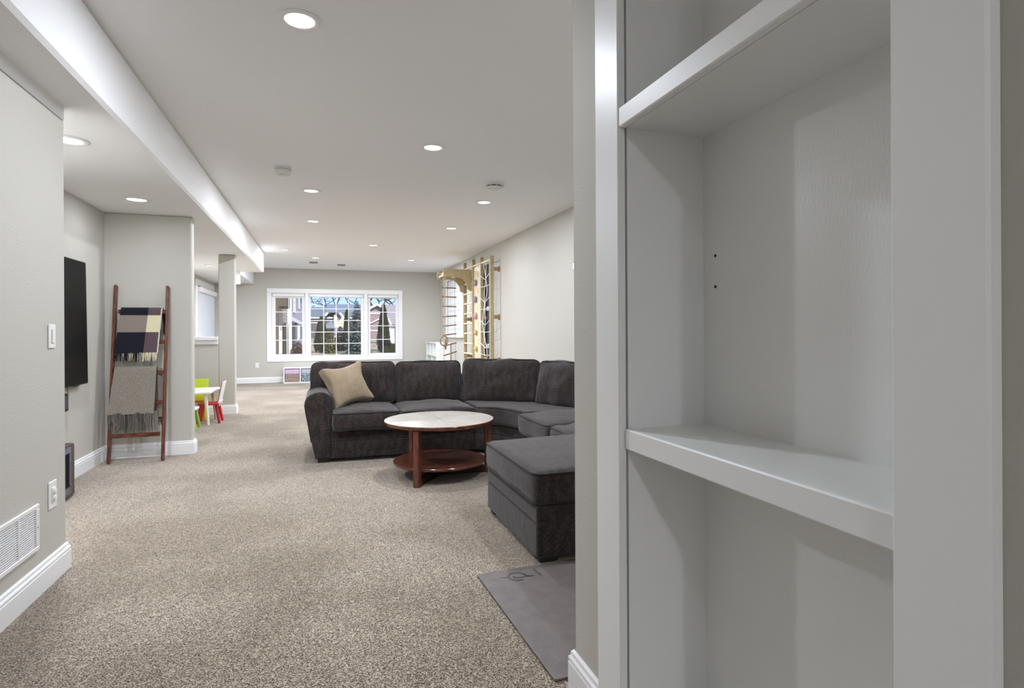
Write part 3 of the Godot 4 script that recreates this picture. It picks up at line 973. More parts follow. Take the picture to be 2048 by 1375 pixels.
func build_sofa() -> void:
	var F: Material = M["sofa_fabric"]
	var t := thing("sectional_sofa", "large charcoal sectional sofa curving round the coffee table, with loose cushions", "sofa", Vector3(1.4, 0, -5.9))
	var o := Vector3(1.4, 0, -5.9)
	# left arm: flared, with a rolled top
	var g := MB.new()
	var prof := PackedVector2Array()
	for p in [[-0.052, 0.035], [0.090, 0.035], [0.094, 0.30], [0.098, 0.52], [0.096, 0.565], [0.084, 0.604], [0.060, 0.632], [0.026, 0.647], [-0.012, 0.650], [-0.052, 0.645], [-0.090, 0.630], [-0.118, 0.606], [-0.136, 0.572], [-0.141, 0.535], [-0.134, 0.48], [-0.112, 0.36], [-0.085, 0.20]]:
		prof.append(Vector2(p[0], p[1]))
	g.xf = Transform3D(Basis(Vector3.RIGHT, -PI / 2), Vector3.ZERO)
	var up := PackedVector2Array()
	for p in prof:
		up.append(Vector2(p.x, -p.y))
	g.xf = Transform3D(Basis(Vector3(1, 0, 0), Vector3(0, 0, 1), Vector3(0, -1, 0)), Vector3(0, 0, 0))
	g.prism(up, 0.0, 0.86, 0.022, 4)
	part("arm", g.mesh(50), F, t, Vector3(0, 0, -6.36) - o)
	g = MB.new()
	var wire := PackedVector3Array()
	for k in range(1, prof.size()):
		wire.append(Vector3(prof[k].x * 0.985, prof[k].y - 0.006, 0.846))
	g.tube(wire, PackedFloat32Array([0.006]), 6)
	part("arm_piping", g.mesh(60), M["sofa_piping"], t, Vector3(0, 0, -6.36) - o)
	# bases: front rail, lower skirt with a seam, dark feet
	var front := PackedVector2Array([Vector2(0.09, -5.49), Vector2(1.435, -5.44), Vector2(1.62, -5.33), Vector2(1.745, -5.12), Vector2(1.775, -4.86), Vector2(1.775, -3.42)])
	var rear := PackedVector2Array([Vector2(2.74, -3.42), Vector2(2.74, -5.55), Vector2(2.40, -6.15), Vector2(1.9, -6.46), Vector2(0.09, -6.46)])
	# three base units, split where the sections meet
	var units := [
		[Vector2(0.09, -5.49), Vector2(1.432, -5.44), Vector2(1.432, -6.46), Vector2(-0.05, -6.46), Vector2(-0.05, -6.34), Vector2(0.09, -6.34)],
		[Vector2(1.438, -5.44), Vector2(1.60, -5.34), Vector2(1.725, -5.15), Vector2(1.79, -4.845), Vector2(2.74, -4.845), Vector2(2.74, -5.55), Vector2(2.40, -6.15), Vector2(1.9, -6.46), Vector2(1.438, -6.46)],
		[Vector2(1.775, -4.838), Vector2(2.74, -4.838), Vector2(2.74, -3.42), Vector2(1.775, -3.42)]]
	for k in 3:
		var poly := PackedVector2Array()
		for p: Vector2 in units[k]:
			poly.append(p - Vector2(o.x, o.z))
		g = MB.new()
		g.prism(poly, 0.035, 0.192, 0.012, 3)
		g.prism(poly, 0.190, 0.285, 0.014, 3)
		part("base", g.mesh(50), F, t)
	# back frame behind the cushions, low enough to stay hidden, capped with a roll
	var spine := PackedVector2Array([Vector2(-0.05, -6.46), Vector2(1.9, -6.46), Vector2(2.40, -6.15), Vector2(2.74, -5.55), Vector2(2.74, -3.42), Vector2(2.58, -3.42), Vector2(2.58, -5.5), Vector2(2.30, -6.02), Vector2(1.86, -6.30), Vector2(-0.05, -6.30)])
	var sp := PackedVector2Array()
	for p in spine:
		sp.append(p - Vector2(o.x, o.z))
	g = MB.new()
	g.prism(sp, 0.2, 0.72, 0.05, 4)
	part("back_frame", g.mesh(50), F, t)
	for p: Vector3 in [Vector3(0.02, 0, -5.56), Vector3(1.38, 0, -5.52), Vector3(1.85, 0, -4.72), Vector3(1.85, 0, -3.52), Vector3(0.02, 0, -6.38), Vector3(2.66, 0, -3.52), Vector3(1.5, 0, -6.38)]:
		pbox("foot", p - o + Vector3(-0.05, 0, -0.04), p - o + Vector3(0.05, 0.04, 0.04), M["sofa_foot"], t, 0.004)
	# seat cushions
	seat(t, "seat_cushion", Vector3(0.408, 0.376, -5.79) - o, Vector3(0.614, 0.18, 0.76), 3, 0.0, 0.032)
	seat(t, "seat_cushion", Vector3(1.078, 0.372, -5.755) - o, Vector3(0.712, 0.18, 0.77), 4, 0.0, 0.042)
	# curved corner seat
	var cor := PackedVector2Array()
	for p: Vector2 in [Vector2(1.445, -5.385), Vector2(1.60, -5.29), Vector2(1.70, -5.10), Vector2(1.745, -4.86), Vector2(2.55, -4.86), Vector2(2.55, -5.45), Vector2(2.28, -5.95), Vector2(1.86, -6.22), Vector2(1.445, -6.25)]:
		cor.append(p - Vector2(o.x, o.z))
	g = MB.new()
	g.prism(cor, 0.285, 0.468, 0.04, 5)
	part("corner_seat_cushion", g.mesh(60), F, t)
	g = MB.new()
	var edge := PackedVector3Array()
	for p in g.inset(cor, 0.008):
		edge.append(Vector3(p.x, 0.456, p.y))
	g.tube(edge, PackedFloat32Array([0.006]), 6, true)
	part("corner_piping", g.mesh(60), M["sofa_piping"], t)
	seat(t, "seat_cushion", Vector3(2.06, 0.376, -4.475) - o, Vector3(0.78, 0.185, 0.69), 5, 0.0, 0.045)
	seat(t, "seat_cushion", Vector3(2.07, 0.376, -3.765) - o, Vector3(0.78, 0.185, 0.70), 6, 0.0, 0.045)
	# back cushions: two on the left section, two round the curve, two on the right
	back(t, Vector3(0.325, 0.47, -5.99) - o, 0.84, 0.44, 0.20, 0.0, 11, 0.24)
	back(t, Vector3(1.098, 0.46, -5.96) - o, 0.70, 0.445, 0.20, 0.0, 12, 0.24)
	back(t, Vector3(1.755, 0.46, -5.69) - o, 0.84, 0.46, 0.20, -0.56, 13, 0.22)
	back(t, Vector3(2.19, 0.46, -5.13) - o, 0.64, 0.45, 0.22, -1.10, 17, 0.2)
	back(t, Vector3(2.36, 0.46, -4.42) - o, 0.70, 0.44, 0.2, -PI / 2, 15, 0.2)
	back(t, Vector3(2.36, 0.46, -3.74) - o, 0.66, 0.44, 0.2, -PI / 2, 16, 0.2)

	# the big ottoman in front
	t = thing("ottoman", "large charcoal upholstered ottoman in the right foreground beside the rubber mat", "ottoman", Vector3(1.72, 0, -3.195))
	g = MB.new()
	g.cushion(Vector3(1.37, 0.185, 0.94), 0.05, Vector3(0.01, 0.03, 0.01), 10, 0.008, 31)
	part("seat_cushion", g.mesh(60), F, t, Vector3(0, 0.383, 0))
	g = MB.new()
	g.tube(loop_xz(1.358, 0.928, 0.055, 0.459), PackedFloat32Array([0.0065]), 6, true)
	g.tube(loop_xz(1.358, 0.928, 0.055, 0.309), PackedFloat32Array([0.0065]), 6, true)
	part("piping", g.mesh(60), M["sofa_piping"], t)
	g = MB.new()
	var base := PackedVector2Array()
	for p in loop_xz(1.34, 0.925, 0.02, 0.0, 3):
		base.append(Vector2(p.x, p.z))
	g.prism(base, 0.03, 0.205, 0.012, 3)
	g.prism(base, 0.203, 0.296, 0.014, 3)
	part("base", g.mesh(50), F, t)
	for sx: float in [-1.0, 1.0]:
		for sz: float in [-1.0, 1.0]:
			pbox("foot", Vector3(sx * 0.6 - 0.05, 0, sz * 0.41 - 0.04), Vector3(sx * 0.6 + 0.05, 0.035, sz * 0.41 + 0.04), M["sofa_foot"], t, 0.004)

	# gold throw pillow leaning in the left corner of the sofa
	var pil := MB.new()
	pil.cushion(Vector3(0.38, 0.375, 0.13), 0.03, Vector3(0.0, 0.0, 0.045), 12, 0.014, 41, 0.16)
	var po := part("throw_pillow", pil.mesh(60), M["gold_velvet"])
	po.transform = Transform3D(Basis(Vector3.UP, 0.30) * Basis(Vector3.RIGHT, -0.42) * Basis(Vector3.BACK, 0.20), Vector3(0.245, 0.672, -5.86))
	tag(po, "gold velvet throw pillow leaning tilted in the left corner of the sofa", "pillow")

# ---------------------------------------------------------------- coffee table
func build_table() -> void:
	var t := thing("coffee_table", "round walnut coffee table with a pale sunburst top and a lower shelf", "coffee table", Vector3(0.945, 0, -4.735))
	var g := MB.new()
	g.lathe(PackedVector2Array([Vector2(0, 0.437), Vector2(0.440, 0.437), Vector2(0.453, 0.443), Vector2(0.457, 0.452), Vector2(0.457, 0.464), Vector2(0.454, 0.468), Vector2(0, 0.468)]), 72)
	var top := part("tabletop", g.mesh(25), M["walnut_flat"], t)
	for k in 16:
		g = MB.new()
		var poly := PackedVector2Array([Vector2(0.004, 0.0015)])
		for s in 6:
			var a := TAU / 16.0 * (s / 5.0 * 0.998)
			poly.append(Vector2(cos(a), sin(a)) * 0.4535)
		g.prism(poly, 0.0, 0.0022)
		var w := part("veneer_wedge", g.mesh(20), M["veneer_%d" % [0, 2, 1, 3, 0, 1, 2, 0][k % 8]], top, Vector3(0, 0.4672, 0))
		w.rotation.y = TAU * k / 16.0
	g = MB.new()
	g.lathe(PackedVector2Array([Vector2(0, 0.108), Vector2(0.37, 0.108), Vector2(0.382, 0.113), Vector2(0.384, 0.128), Vector2(0.381, 0.132), Vector2(0, 0.132)]), 64)
	part("lower_shelf", g.mesh(25), M["walnut_flat"], t)
	for k in 3:
		var a := deg_to_rad(125.8 - 120.0 * k)
		var dir := Vector3(cos(a), 0, sin(a))
		var side := Vector3(-dir.z, 0, dir.x)
		g = MB.new()
		g.xf = Transform3D(Basis(dir, Vector3.UP, dir.cross(Vector3.UP)), Vector3.ZERO)
		g.span(Vector3(0.385, 0, -0.024), Vector3(0.440, 0.438, 0.024), 0.004)
		part("leg", g.mesh(20), M["walnut"], t)
		g = MB.new()
		g.xf = Transform3D(Basis(dir, Vector3.UP, dir.cross(Vector3.UP)), Vector3.ZERO)
		g.span(Vector3(0.0, 0.003, -0.02), Vector3(0.388, 0.062, 0.02), 0.003)
		part("foot_beam", g.mesh(20), M["walnut_dark"], t)

# ---------------------------------------------------------------- blanket ladder
func build_ladder() -> void:
	var t := thing("blanket_ladder", "reddish wooden ladder leaning on the beige wall, hung with two blankets", "ladder", Vector3(-1.65, 0, -6.12))
	var o := Vector3(-1.65, 0, -6.12)
	var lean := func(y: float) -> float: return -6.12 - 0.225 * y / 1.66   # z of the rails at height y
	var lx := func(y: float) -> float: return -1.872 + 0.052 * y / 1.66
	var rx := func(y: float) -> float: return -1.437 + 0.052 * y / 1.66
	for s in 2:
		var f: Callable = lx if s == 0 else rx
		var a := Vector3(f.call(0.0), 0.004, lean.call(0.0)) - o
		var b := Vector3(f.call(1.66), 1.66, lean.call(1.66)) - o
		var g := MB.new()
		var h := b - a
		var zz := h.normalized()
		g.xf = Transform3D(Basis(Vector3(1, 0, 0), zz, Vector3(1, 0, 0).cross(zz)).orthonormalized(), (a + b) * 0.5)
		g.box(Vector3.ZERO, Vector3(0.026, h.length(), 0.05), 0.008)
		part("rail", g.mesh(30), M["walnut"], t)
	for y: float in [1.405, 1.115, 0.825, 0.545, 0.25]:
		var g := MB.new()
		g.span(Vector3(float(lx.call(y)) + 0.011, y - 0.019, float(lean.call(y)) - 0.012) - o, Vector3(float(rx.call(y)) - 0.011, y + 0.019, float(lean.call(y)) + 0.012) - o, 0.003)
		part("rung", g.mesh(20), M["walnut_flat"], t)

	# plaid blanket over the top rung
	var zr: float = lean.call(1.405)
	var w := FastNoiseLite.new()
	w.frequency = 2.2
	w.seed = 5
	var g := MB.new()
	# v runs from the front hem up over the rung and down behind
	var front := func(u: float, v: float) -> Vector3:
		var s := v * 0.98
		var y := 0.0
		var z := 0.0
		if s < 0.42:
			y = 1.432 - (0.42 - s)
			z = 0.024 + (0.42 - s) * 0.15
		elif s < 0.48:
			var k := (s - 0.42) / 0.06 * PI
			y = 1.432 + sin(k) * 0.012
			z = 0.022 * cos(k)
		else:
			y = 1.432 - (s - 0.48) * 0.45
			z = -0.022
		var drop := clampf((1.432 - y) / 0.43, 0.0, 1.0)
		var x0 := -1.790 - 0.042 * drop
		var x1 := -1.445 - 0.026 * drop
		return Vector3(lerpf(x0, x1, u), y, zr + z + w.get_noise_2d(u * 2.0, y * 2.0) * 0.012 * drop)
	g.sheet(22, 40, 0.007, front)
	for i in g.uv.size():
		var vv := g.uv[i].y * 0.98
		g.uv[i].y = clampf(1.0 - vv / 0.45, 0.0, 1.0) if vv < 0.45 else clampf((vv - 0.45) * 1.2, 0.0, 1.0)
	var bl := part("plaid_blanket", g.mesh(60), M["plaid_wool"])
	tag(bl, "plaid wool blanket in navy, oatmeal and cream over the top rung", "blanket")
	# folded layer that shows on the right behind the front panel
	g = MB.new()
	g.sheet(6, 14, 0.012, func(u: float, v: float) -> Vector3: return Vector3(-1.450 + 0.024 * u + 0.012 * v, lerpf(1.40, 1.18, v), zr - 0.006 - 0.03 * u + 0.006 * sin(v * 9.0)))
	part("inner_fold", g.mesh(60), M["fringe_dark"], bl)
	fringe(bl, -1.830, -1.473, 1.012, zr + 0.088, 0.075, 70, "fringe_dark", "fringe_cream", 0.62, 3)

	# grey blanket over the middle rung
	var zr2: float = lean.call(0.825)
	g = MB.new()
	g.sheet(22, 40, 0.009, func(u: float, v: float) -> Vector3:
		var s := v * 0.9
		var y := 0.0
		var z := 0.0
		if s < 0.42:
			y = 0.868 - (0.42 - s)
			z = 0.028 + (0.42 - s) * 0.145
		elif s < 0.49:
			var k := (s - 0.42) / 0.07 * PI
			y = 0.868 + sin(k) * 0.014
			z = 0.026 * cos(k)
		else:
			y = 0.868 - (s - 0.49)
			z = -0.026
		var drop := clampf((0.868 - y) / 0.43, 0.0, 1.0)
		return Vector3(lerpf(-1.820 - 0.040 * drop, -1.478 - 0.012 * drop, u), y, zr2 + z + w.get_noise_2d(u * 2.5 + 7.0, y * 2.0) * 0.014 * drop))
	bl = part("grey_blanket", g.mesh(60), M["grey_wool"])
	tag(bl, "grey melange wool blanket with long fringe over the middle rung", "blanket")
	g = MB.new()
	g.sheet(6, 16, 0.016, func(u: float, v: float) -> Vector3: return Vector3(-1.480 + 0.034 * u + 0.006 * v, lerpf(0.865, 0.40, v), zr2 - 0.004 - 0.03 * u + 0.006 * sin(v * 8.0)))
	part("inner_fold", g.mesh(60), M["grey_wool"], bl)
	fringe(bl, -1.862, -1.488, 0.455, zr2 + 0.088, 0.175, 130, "fringe_grey", "fringe_charcoal", -1.0, 4)
	fringe(bl, -1.476, -1.444, 0.41, zr2 - 0.025, 0.085, 14, "fringe_charcoal", "fringe_grey", -1.0, 6)

func fringe(under: Node3D, x0: float, x1: float, y: float, z: float, l: float, n: int, ma: String, mb: String, split: float, sd: int) -> void:
	var r := RandomNumberGenerator.new()
	r.seed = sd
	var a := MB.new()
	var b := MB.new()
	for i in n:
		var u := (i + r.randf() * 0.6) / n
		var x := lerpf(x0, x1, u)
		var ll := l * r.randf_range(0.8, 1.12)
		var sw := r.randf_range(-0.014, 0.014)
		var zz := z + r.randf_range(-0.006, 0.006)
		var pts := PackedVector3Array([Vector3(x, y + 0.006, zz), Vector3(x + sw * 0.3, y - ll * 0.4, zz + 0.003), Vector3(x + sw, y - ll, zz + r.randf_range(-0.004, 0.01))])
		var second := u > split + r.randf_range(-0.05, 0.05) if split > 0.0 else r.randf() < 0.4
		if split > 0.0 and not second and r.randf() < 0.16:
			second = true
		(b if second else a).tube(pts, PackedFloat32Array([0.0022, 0.0028, 0.0016]), 4)
	stuff(part("fringe", a.mesh(80), M[ma], under))
	if b.v.size() > 0:
		stuff(part("fringe", b.mesh(80), M[mb], under))

# ---------------------------------------------------------------- wooden climbing frame on the right wall
func build_climber() -> void:
	var o := Vector3(2.83, 0, -10.4)
	var t := thing("climbing_frame", "wooden indoor climbing frame fixed to the right wall, with net and wall bars", "climbing frame", o)
	var zs := [-9.505, -10.15, -10.74, -11.43]
	var hs := [2.52, 2.57, 2.605, 2.615]
	for k in 4:
		var q: float = zs[k]
		pbox("post", Vector3(2.80, 0, q - 0.017) - o, Vector3(2.866, hs[k], q + 0.017) - o, M["pine"], t, 0.004)
		for y: float in [2.29, 1.45, 0.70]:
			pbox("bracket", Vector3(2.866, y - 0.03, q - 0.014) - o, Vector3(2.95, y + 0.03, q + 0.014) - o, M["bracket_wood"], t, 0.003)
			pbox("wall_plate", Vector3(2.948, y - 0.045, q - 0.03) - o, Vector3(2.97, y + 0.045, q + 0.03) - o, M["bracket_wood"], t, 0.003)
	var g := MB.new()
	g.rod(Vector3(2.82, 2.455, -9.50) - o, Vector3(2.82, 2.47, -11.43) - o, 0.016, 12)
	part("top_rod", g.mesh(60), M["beech"], t)
	# wall bars in the far bay
	for k in 9:
		var y := 2.158 - 0.2 * k
		g = MB.new()
		g.rod(Vector3(2.815, y, -10.745) - o, Vector3(2.815, y, -11.45) - o, 0.017, 12)
		part("wall_bar", g.mesh(60), M["beech"], t)
	g = MB.new()
	g.rod(Vector3(2.815, 2.31, -10.745) - o, Vector3(2.815, 2.31, -11.45) - o, 0.017, 12)
	part("wall_bar", g.mesh(60), M["beech"], t)
	# climbing panel with holds in the middle bay
	var pan := pbox("climbing_panel", Vector3(2.835, 0.12, -10.724) - o, Vector3(2.853, 2.44, -10.166) - o, M["pine_board"], t, 0.003)
	var k := 0
	for y: float in [2.125, 1.806, 1.49, 1.18, 0.869]:
		g = MB.new()
		g.cushion(Vector3(0.05, 0.10, 0.09), 0.02, Vector3(0.012, 0.012, 0.012), 3, 0.02, 50 + k)
		part("climbing_hold", g.mesh(60), M["hold_%d" % [0, 0, 1, 2, 3][k]], pan, Vector3(-0.034, y - 1.28, -0.09))
		k += 1
	k = 0
	for y: float in [2.296, 1.983, 1.66, 1.337, 1.013, 0.727]:
		g = MB.new()
		g.xf = Transform3D(Basis(Vector3.BACK, PI / 2), Vector3.ZERO)
		for d: Vector2 in [Vector2(0.03, 0.02), Vector2(-0.01, -0.02), Vector2(-0.045, 0.01)]:
			g.xf.origin = Vector3(-0.0095, y - 1.28 + d.x, 0.03 + d.y)
			g.lathe(PackedVector2Array([Vector2(0.0, -0.001), Vector2(0.009, -0.001), Vector2(0.011, 0.002), Vector2(0.0, 0.002)]), 10)
		part("insert_holes", g.mesh(), M["black_plastic"], pan)
		k += 1
	# rope net in the near bay: two middle cords and v-shaped cross cords
	g = MB.new()
	var ya := 2.44
	var seg := 12
	for s: float in [-1.0, 1.0]:
		var pts := PackedVector3Array()
		for i in 41:
			var f := i / 40.0
			pts.append(Vector3(2.80 + 0.02 * sin(f * 9.0), lerpf(ya, 0.32, f), -9.84 + s * (0.05 + 0.035 * cos(f * TAU * 4.0))) - o)
		g.tube(pts, PackedFloat32Array([0.0065]), 6)
	part("net_cord", g.mesh(60), M["white_rope"], t)
	for i in 10:
		var y := 2.22 - i * 0.205
		var dip := 0.09 if i % 2 == 0 else 0.012
		g = MB.new()
		var pts := PackedVector3Array()
		for j in 9:
			var f := j / 8.0
			pts.append(Vector3(2.80, y - dip * (1.0 - absf(f * 2.0 - 1.0)), lerpf(-9.525, -10.13, f)) - o)
		g.tube(pts, PackedFloat32Array([0.0062]), 6)
		part("net_cord", g.mesh(60), M["white_rope"], t)
	for q: float in [-9.535, -10.12]:
		g = MB.new()
		g.rod(Vector3(2.80, 2.44, q) - o, Vector3(2.80, 0.3, q) - o, 0.005, 6)
		part("net_cord", g.mesh(60), M["white_rope"], t)
	# pull-up arms: curved boards that reach into the room, joined by rods
	for s in 2:
		var q: float = [-10.775, -11.395][s]
		var p := PackedVector2Array()
		# seen from the front: x to the right, y up
		p.append(Vector2(2.80, 2.40)); p.append(Vector2(2.76, 2.405)); p.append(Vector2(2.30, 2.405))
		for i in 7:
			var a := PI / 2 + PI * 0.5 * i / 6.0
			p.append(Vector2(2.285, 2.36) + Vector2(cos(a), sin(a)) * 0.045)
		for i in 7:
			var a := PI + PI * 0.5 * i / 6.0
			p.append(Vector2(2.285, 2.30) + Vector2(cos(a), sin(a)) * 0.045)
		p.append(Vector2(2.48, 2.255))
		for i in 9:
			var a := PI * 0.5 * (1.0 - i / 8.0)
			p.append(Vector2(2.505, 2.02) + Vector2(cos(a) * 0.21, sin(a) * 0.232))
		p.append(Vector2(2.80, 1.98))
		var pp := PackedVector2Array()
		for c in p:
			pp.append(Vector2(c.x - o.x, -c.y))
		g = MB.new()
		g.xf = Transform3D(Basis(Vector3(1, 0, 0), Vector3(0, 0, 1), Vector3(0, -1, 0)), Vector3(0, 0, q - 0.014 - o.z))
		g.prism(pp, 0.0, 0.028, 0.004, 2)
		part("pull_up_arm", g.mesh(35), M["pine_long"], t)
	for c: Vector2 in [Vector2(2.285, 2.30), Vector2(2.33, 2.36), Vector2(2.55, 2.30)]:
		g = MB.new()
		g.rod(Vector3(c.x, c.y, -10.785) - o, Vector3(c.x, c.y, -11.388) - o, 0.016, 12)
		part("pull_up_rod", g.mesh(60), M["beech"], t)

	# rope ladder hanging from the rods
	var rl := thing("rope_ladder", "rope ladder with brown wooden rungs hanging from the pull-up arms", "rope ladder", Vector3(2.44, 0, -11.2))
	var ro := Vector3(2.44, 0, -11.2)
	var left := [2.075, 1.895, 1.706, 1.496, 1.307, 1.127, 0.908, 0.719]
	var right := [2.07, 1.889, 1.698, 1.517, 1.337, 1.161, 0.975, 0.799]
	for s in 2:
		g = MB.new()
		var x: float = [2.325, 2.56][s]
		g.tube(PackedVector3Array([Vector3(x, 2.36 - 0.06 * s, -11.2) - ro, Vector3(x, 1.3, -11.2) - ro, Vector3(x + 0.012, 0.5, -11.2) - ro]), PackedFloat32Array([0.0055]), 6)
		part("rope", g.mesh(60), M["rope"], rl)
	for i in 8:
		g = MB.new()
		g.rod(Vector3(2.298 + 0.004 * i, left[i], -11.2) - ro, Vector3(2.592, right[i], -11.2) - ro, 0.0125, 10)
		part("rung", g.mesh(60), M["rung_wood"], rl)
	# two gym rings on cords
	for s in 2:
		var x: float = [2.285, 2.33][s]
		var z: float = [-10.95, -11.02][s]
		var r := thing("gym_ring", ["wooden gym ring seen open, left of the pair on cords", "wooden gym ring turned edge on, right of the pair on cords"][s], "gym ring", Vector3(x, 1.02 - 0.07 * s, z), [0.25, 1.25][s], "wooden gym rings")
		g = MB.new()
		var pts := PackedVector3Array()
		for i in 28:
			var a := TAU * i / 28.0
			pts.append(Vector3(cos(a) * 0.082, sin(a) * 0.095, 0))
		g.tube(pts, PackedFloat32Array([0.0125]), 8, true)
		part("ring", g.mesh(60), M["ring_wood"], r)
		g = MB.new()
		g.rod(Vector3(0.006, 0.09, 0), Vector3(0.006, 1.29 + 0.07 * s, 0), 0.005, 6)
		part("cord", g.mesh(60), M["rope"], r)
	# the tall panel behind the net
	t = thing("wall_panel", "tall narrow slate grey panel on the wall behind the rope net", "panel", Vector3(2.95, 0, -10.22))
	pbox("board", Vector3(-0.02, 0.35, -0.17), Vector3(0.02, 2.44, 0.17), M["slate_panel"], t, 0.004)
	for y: float in [1.62, 0.93]:
		pbox("white_strap", Vector3(-0.03, y - 0.04, -0.18), Vector3(-0.018, y + 0.04, 0.19), M["white_plastic"], t, 0.003)
	# little sensor at the edge of the bookcase wall
	t = thing("wall_sensor", "small white sensor with dark tip on the right wall, half hidden by the bookcase wall", "sensor", Vector3(2.965, 2.0, -6.35))
	pbox("housing", Vector3(-0.03, -0.05, -0.03), Vector3(0.005, 0.03, 0.03), M["white_plastic"], t, 0.006)
	pbox("tip", Vector3(-0.026, 0.03, -0.02), Vector3(0.0, 0.05, 0.02), M["grey_plastic"], t, 0.004)

# ---------------------------------------------------------------- near left wall and the niche
func build_left_side() -> void:
	# return air grille
	var t := thing("air_grille", "white louvred return air grille low on the near left wall", "grille", Vector3(-1.24, 0.315, -2.75))
	var fr := MB.new()
	fr.span(Vector3(0, 0.085, -0.425), Vector3(0.012, 0.106, 0.425), 0.003)
	fr.span(Vector3(0, -0.106, -0.425), Vector3(0.012, -0.085, 0.425), 0.003)
	fr.span(Vector3(0, -0.085, -0.425), Vector3(0.012, 0.085, -0.393), 0.003)
	fr.span(Vector3(0, -0.085, 0.393), Vector3(0.012, 0.085, 0.425), 0.003)
	part("frame", fr.mesh(30), M["white_plastic"], t)
	pbox("filter", Vector3(-0.001, -0.09, -0.4), Vector3(0.001, 0.09, 0.4), M["gap_shade"], t)  # dark sheet on the wall, standing in for the shaded duct
	var slat := MB.new()
	slat.xf = Transform3D(Basis(Vector3.BACK, -0.35), Vector3.ZERO)
	slat.box(Vector3.ZERO, Vector3(0.008, 0.0026, 0.142))
	var sm := slat.mesh()
	for b in 5:
		var zc := -0.318 + b * 0.158
		if b < 4:
			pbox("divider", Vector3(0.002, -0.085, zc + 0.072), Vector3(0.011, 0.085, zc + 0.086), M["white_plastic"], t, 0.002)
		for i in 17:
			part("slat", sm, M["white_plastic"], t, Vector3(0.006, -0.079 + i * 0.0099, zc))
	var scr := MB.new()
	scr.xf = Transform3D(Basis(Vector3.BACK, -PI / 2), Vector3(0.012, 0, -0.408))
	scr.lathe(PackedVector2Array([Vector2(0.004, 0), Vector2(0.004, 0.001), Vector2(0, 0.002)]), 10)
	part("screw", scr.mesh(), M["grey_plastic"], t)

	# slide dimmer, lower double button plate, far outlet
	t = thing("light_switch", "white slide dimmer switch at eye height on the near left wall", "switch", Vector3(-1.24, 1.187, -3.33))
	pbox("plate", Vector3(0, -0.058, -0.036), Vector3(0.007, 0.058, 0.036), M["white_plastic"], t, 0.003)
	pbox("rocker", Vector3(0.006, -0.034, -0.02), Vector3(0.011, 0.034, 0.006), M["white_plastic"], t, 0.002)
	pbox("slider_slot", Vector3(0.006, -0.034, 0.009), Vector3(0.0075, 0.034, 0.013), M["grey_plastic"], t)
	pbox("slider", Vector3(0.007, -0.03, 0.0085), Vector3(0.013, -0.02, 0.0135), M["white_plastic"], t, 0.001)
	t = thing("wall_outlet", "white outlet plate with two round covers low on the near left wall", "outlet", Vector3(-1.24, 0.42, -3.33))
	pbox("plate", Vector3(0, -0.066, -0.042), Vector3(0.006, 0.066, 0.042), M["white_plastic"], t, 0.003)
	pbox("insert", Vector3(0.005, -0.036, -0.018), Vector3(0.011, 0.036, 0.018), M["white_plastic"], t, 0.003)
	for s: float in [-1.0, 1.0]:
		var g := MB.new()
		g.xf = Transform3D(Basis(Vector3.BACK, -PI / 2), Vector3(0.010, s * 0.017, 0))
		g.lathe(PackedVector2Array([Vector2(0.0145, 0), Vector2(0.0145, 0.006), Vector2(0.012, 0.009), Vector2(0, 0.0095)]), 20)
		part("cover", g.mesh(35), M["white_plastic"], t)
	t = thing("wall_outlet", "small white outlet on the far wall left of the triple window", "outlet", Vector3(-1.43, 0.42, FARZ))
	pbox("plate", Vector3(-0.04, -0.06, 0), Vector3(0.04, 0.06, 0.007), M["white_plastic"], t, 0.003)
	for s: float in [-1.0, 1.0]:
		pbox("socket", Vector3(-0.018, s * 0.025 - 0.016, 0.006), Vector3(0.018, s * 0.025 + 0.016, 0.010), M["white_plastic"], t, 0.002)

	# television on a tilting bracket
	t = thing("television", "large black flat television on the recessed left wall, cut off by the near wall", "television", Vector3(-1.89, 1.29, -5.03))
	t.rotation.z = 0.012
	pbox("case", Vector3(-0.03, -0.515, -0.735), Vector3(0.0, 0.515, 0.72), M["black_plastic"], t, 0.006)
	pbox("screen", Vector3(-0.004, -0.505, -0.725), Vector3(0.0025, 0.507, 0.71), M["screen"], t, 0.001)
	pbox("mount", Vector3(-0.06, -0.2, -0.25), Vector3(-0.028, 0.2, 0.25), M["black_plastic"], t, 0.004)
	pbox("sensor_bump", Vector3(-0.02, -0.522, -0.56), Vector3(-0.004, -0.513, -0.46), M["black_plastic"], t, 0.003)
	var c := MB.new()
	c.tube(PackedVector3Array([Vector3(-0.02, -0.51, -0.36), Vector3(-0.018, -0.56, -0.375), Vector3(-0.02, -0.60, -0.36), Vector3(-0.03, -0.635, -0.30)]), PackedFloat32Array([0.0022]), 5)
	part("cable", c.mesh(60), M["black_plastic"], t)
	t = thing("media_box", "small black box fixed to the wall below the television", "box", Vector3(-1.95, 0.655, -5.33))
	pbox("case", Vector3(0, -0.072, -0.075), Vector3(0.055, 0.072, 0.10), M["black_plastic"], t, 0.012)
	pbox("face_plate", Vector3(0.052, -0.05, -0.055), Vector3(0.057, 0.055, 0.08), M["gloss_dark"], t, 0.002)  # separate front plate in the glossy dark material

	# low cabinet with a glossy dark front
	t = thing("cabinet", "low dark glossy cabinet with a black opening, cut off by the near left wall", "cabinet", Vector3(-1.73, 0, -4.80))
	var g2 := MB.new()
	var side := PackedVector2Array()
	for p in loop_xz(0.46, 0.385, 0.03, 0.0, 5):
		side.append(Vector2(p.x, p.z))
	g2.xf = Transform3D(Basis(Vector3(0, 0, 1), Vector3(1, 0, 0), Vector3(0, 1, 0)), Vector3(-0.2, 0.205, 0))
	g2.prism(side, 0.0, 0.2, 0.008, 3)
	part("body", g2.mesh(35), M["dark_veneer"], t)
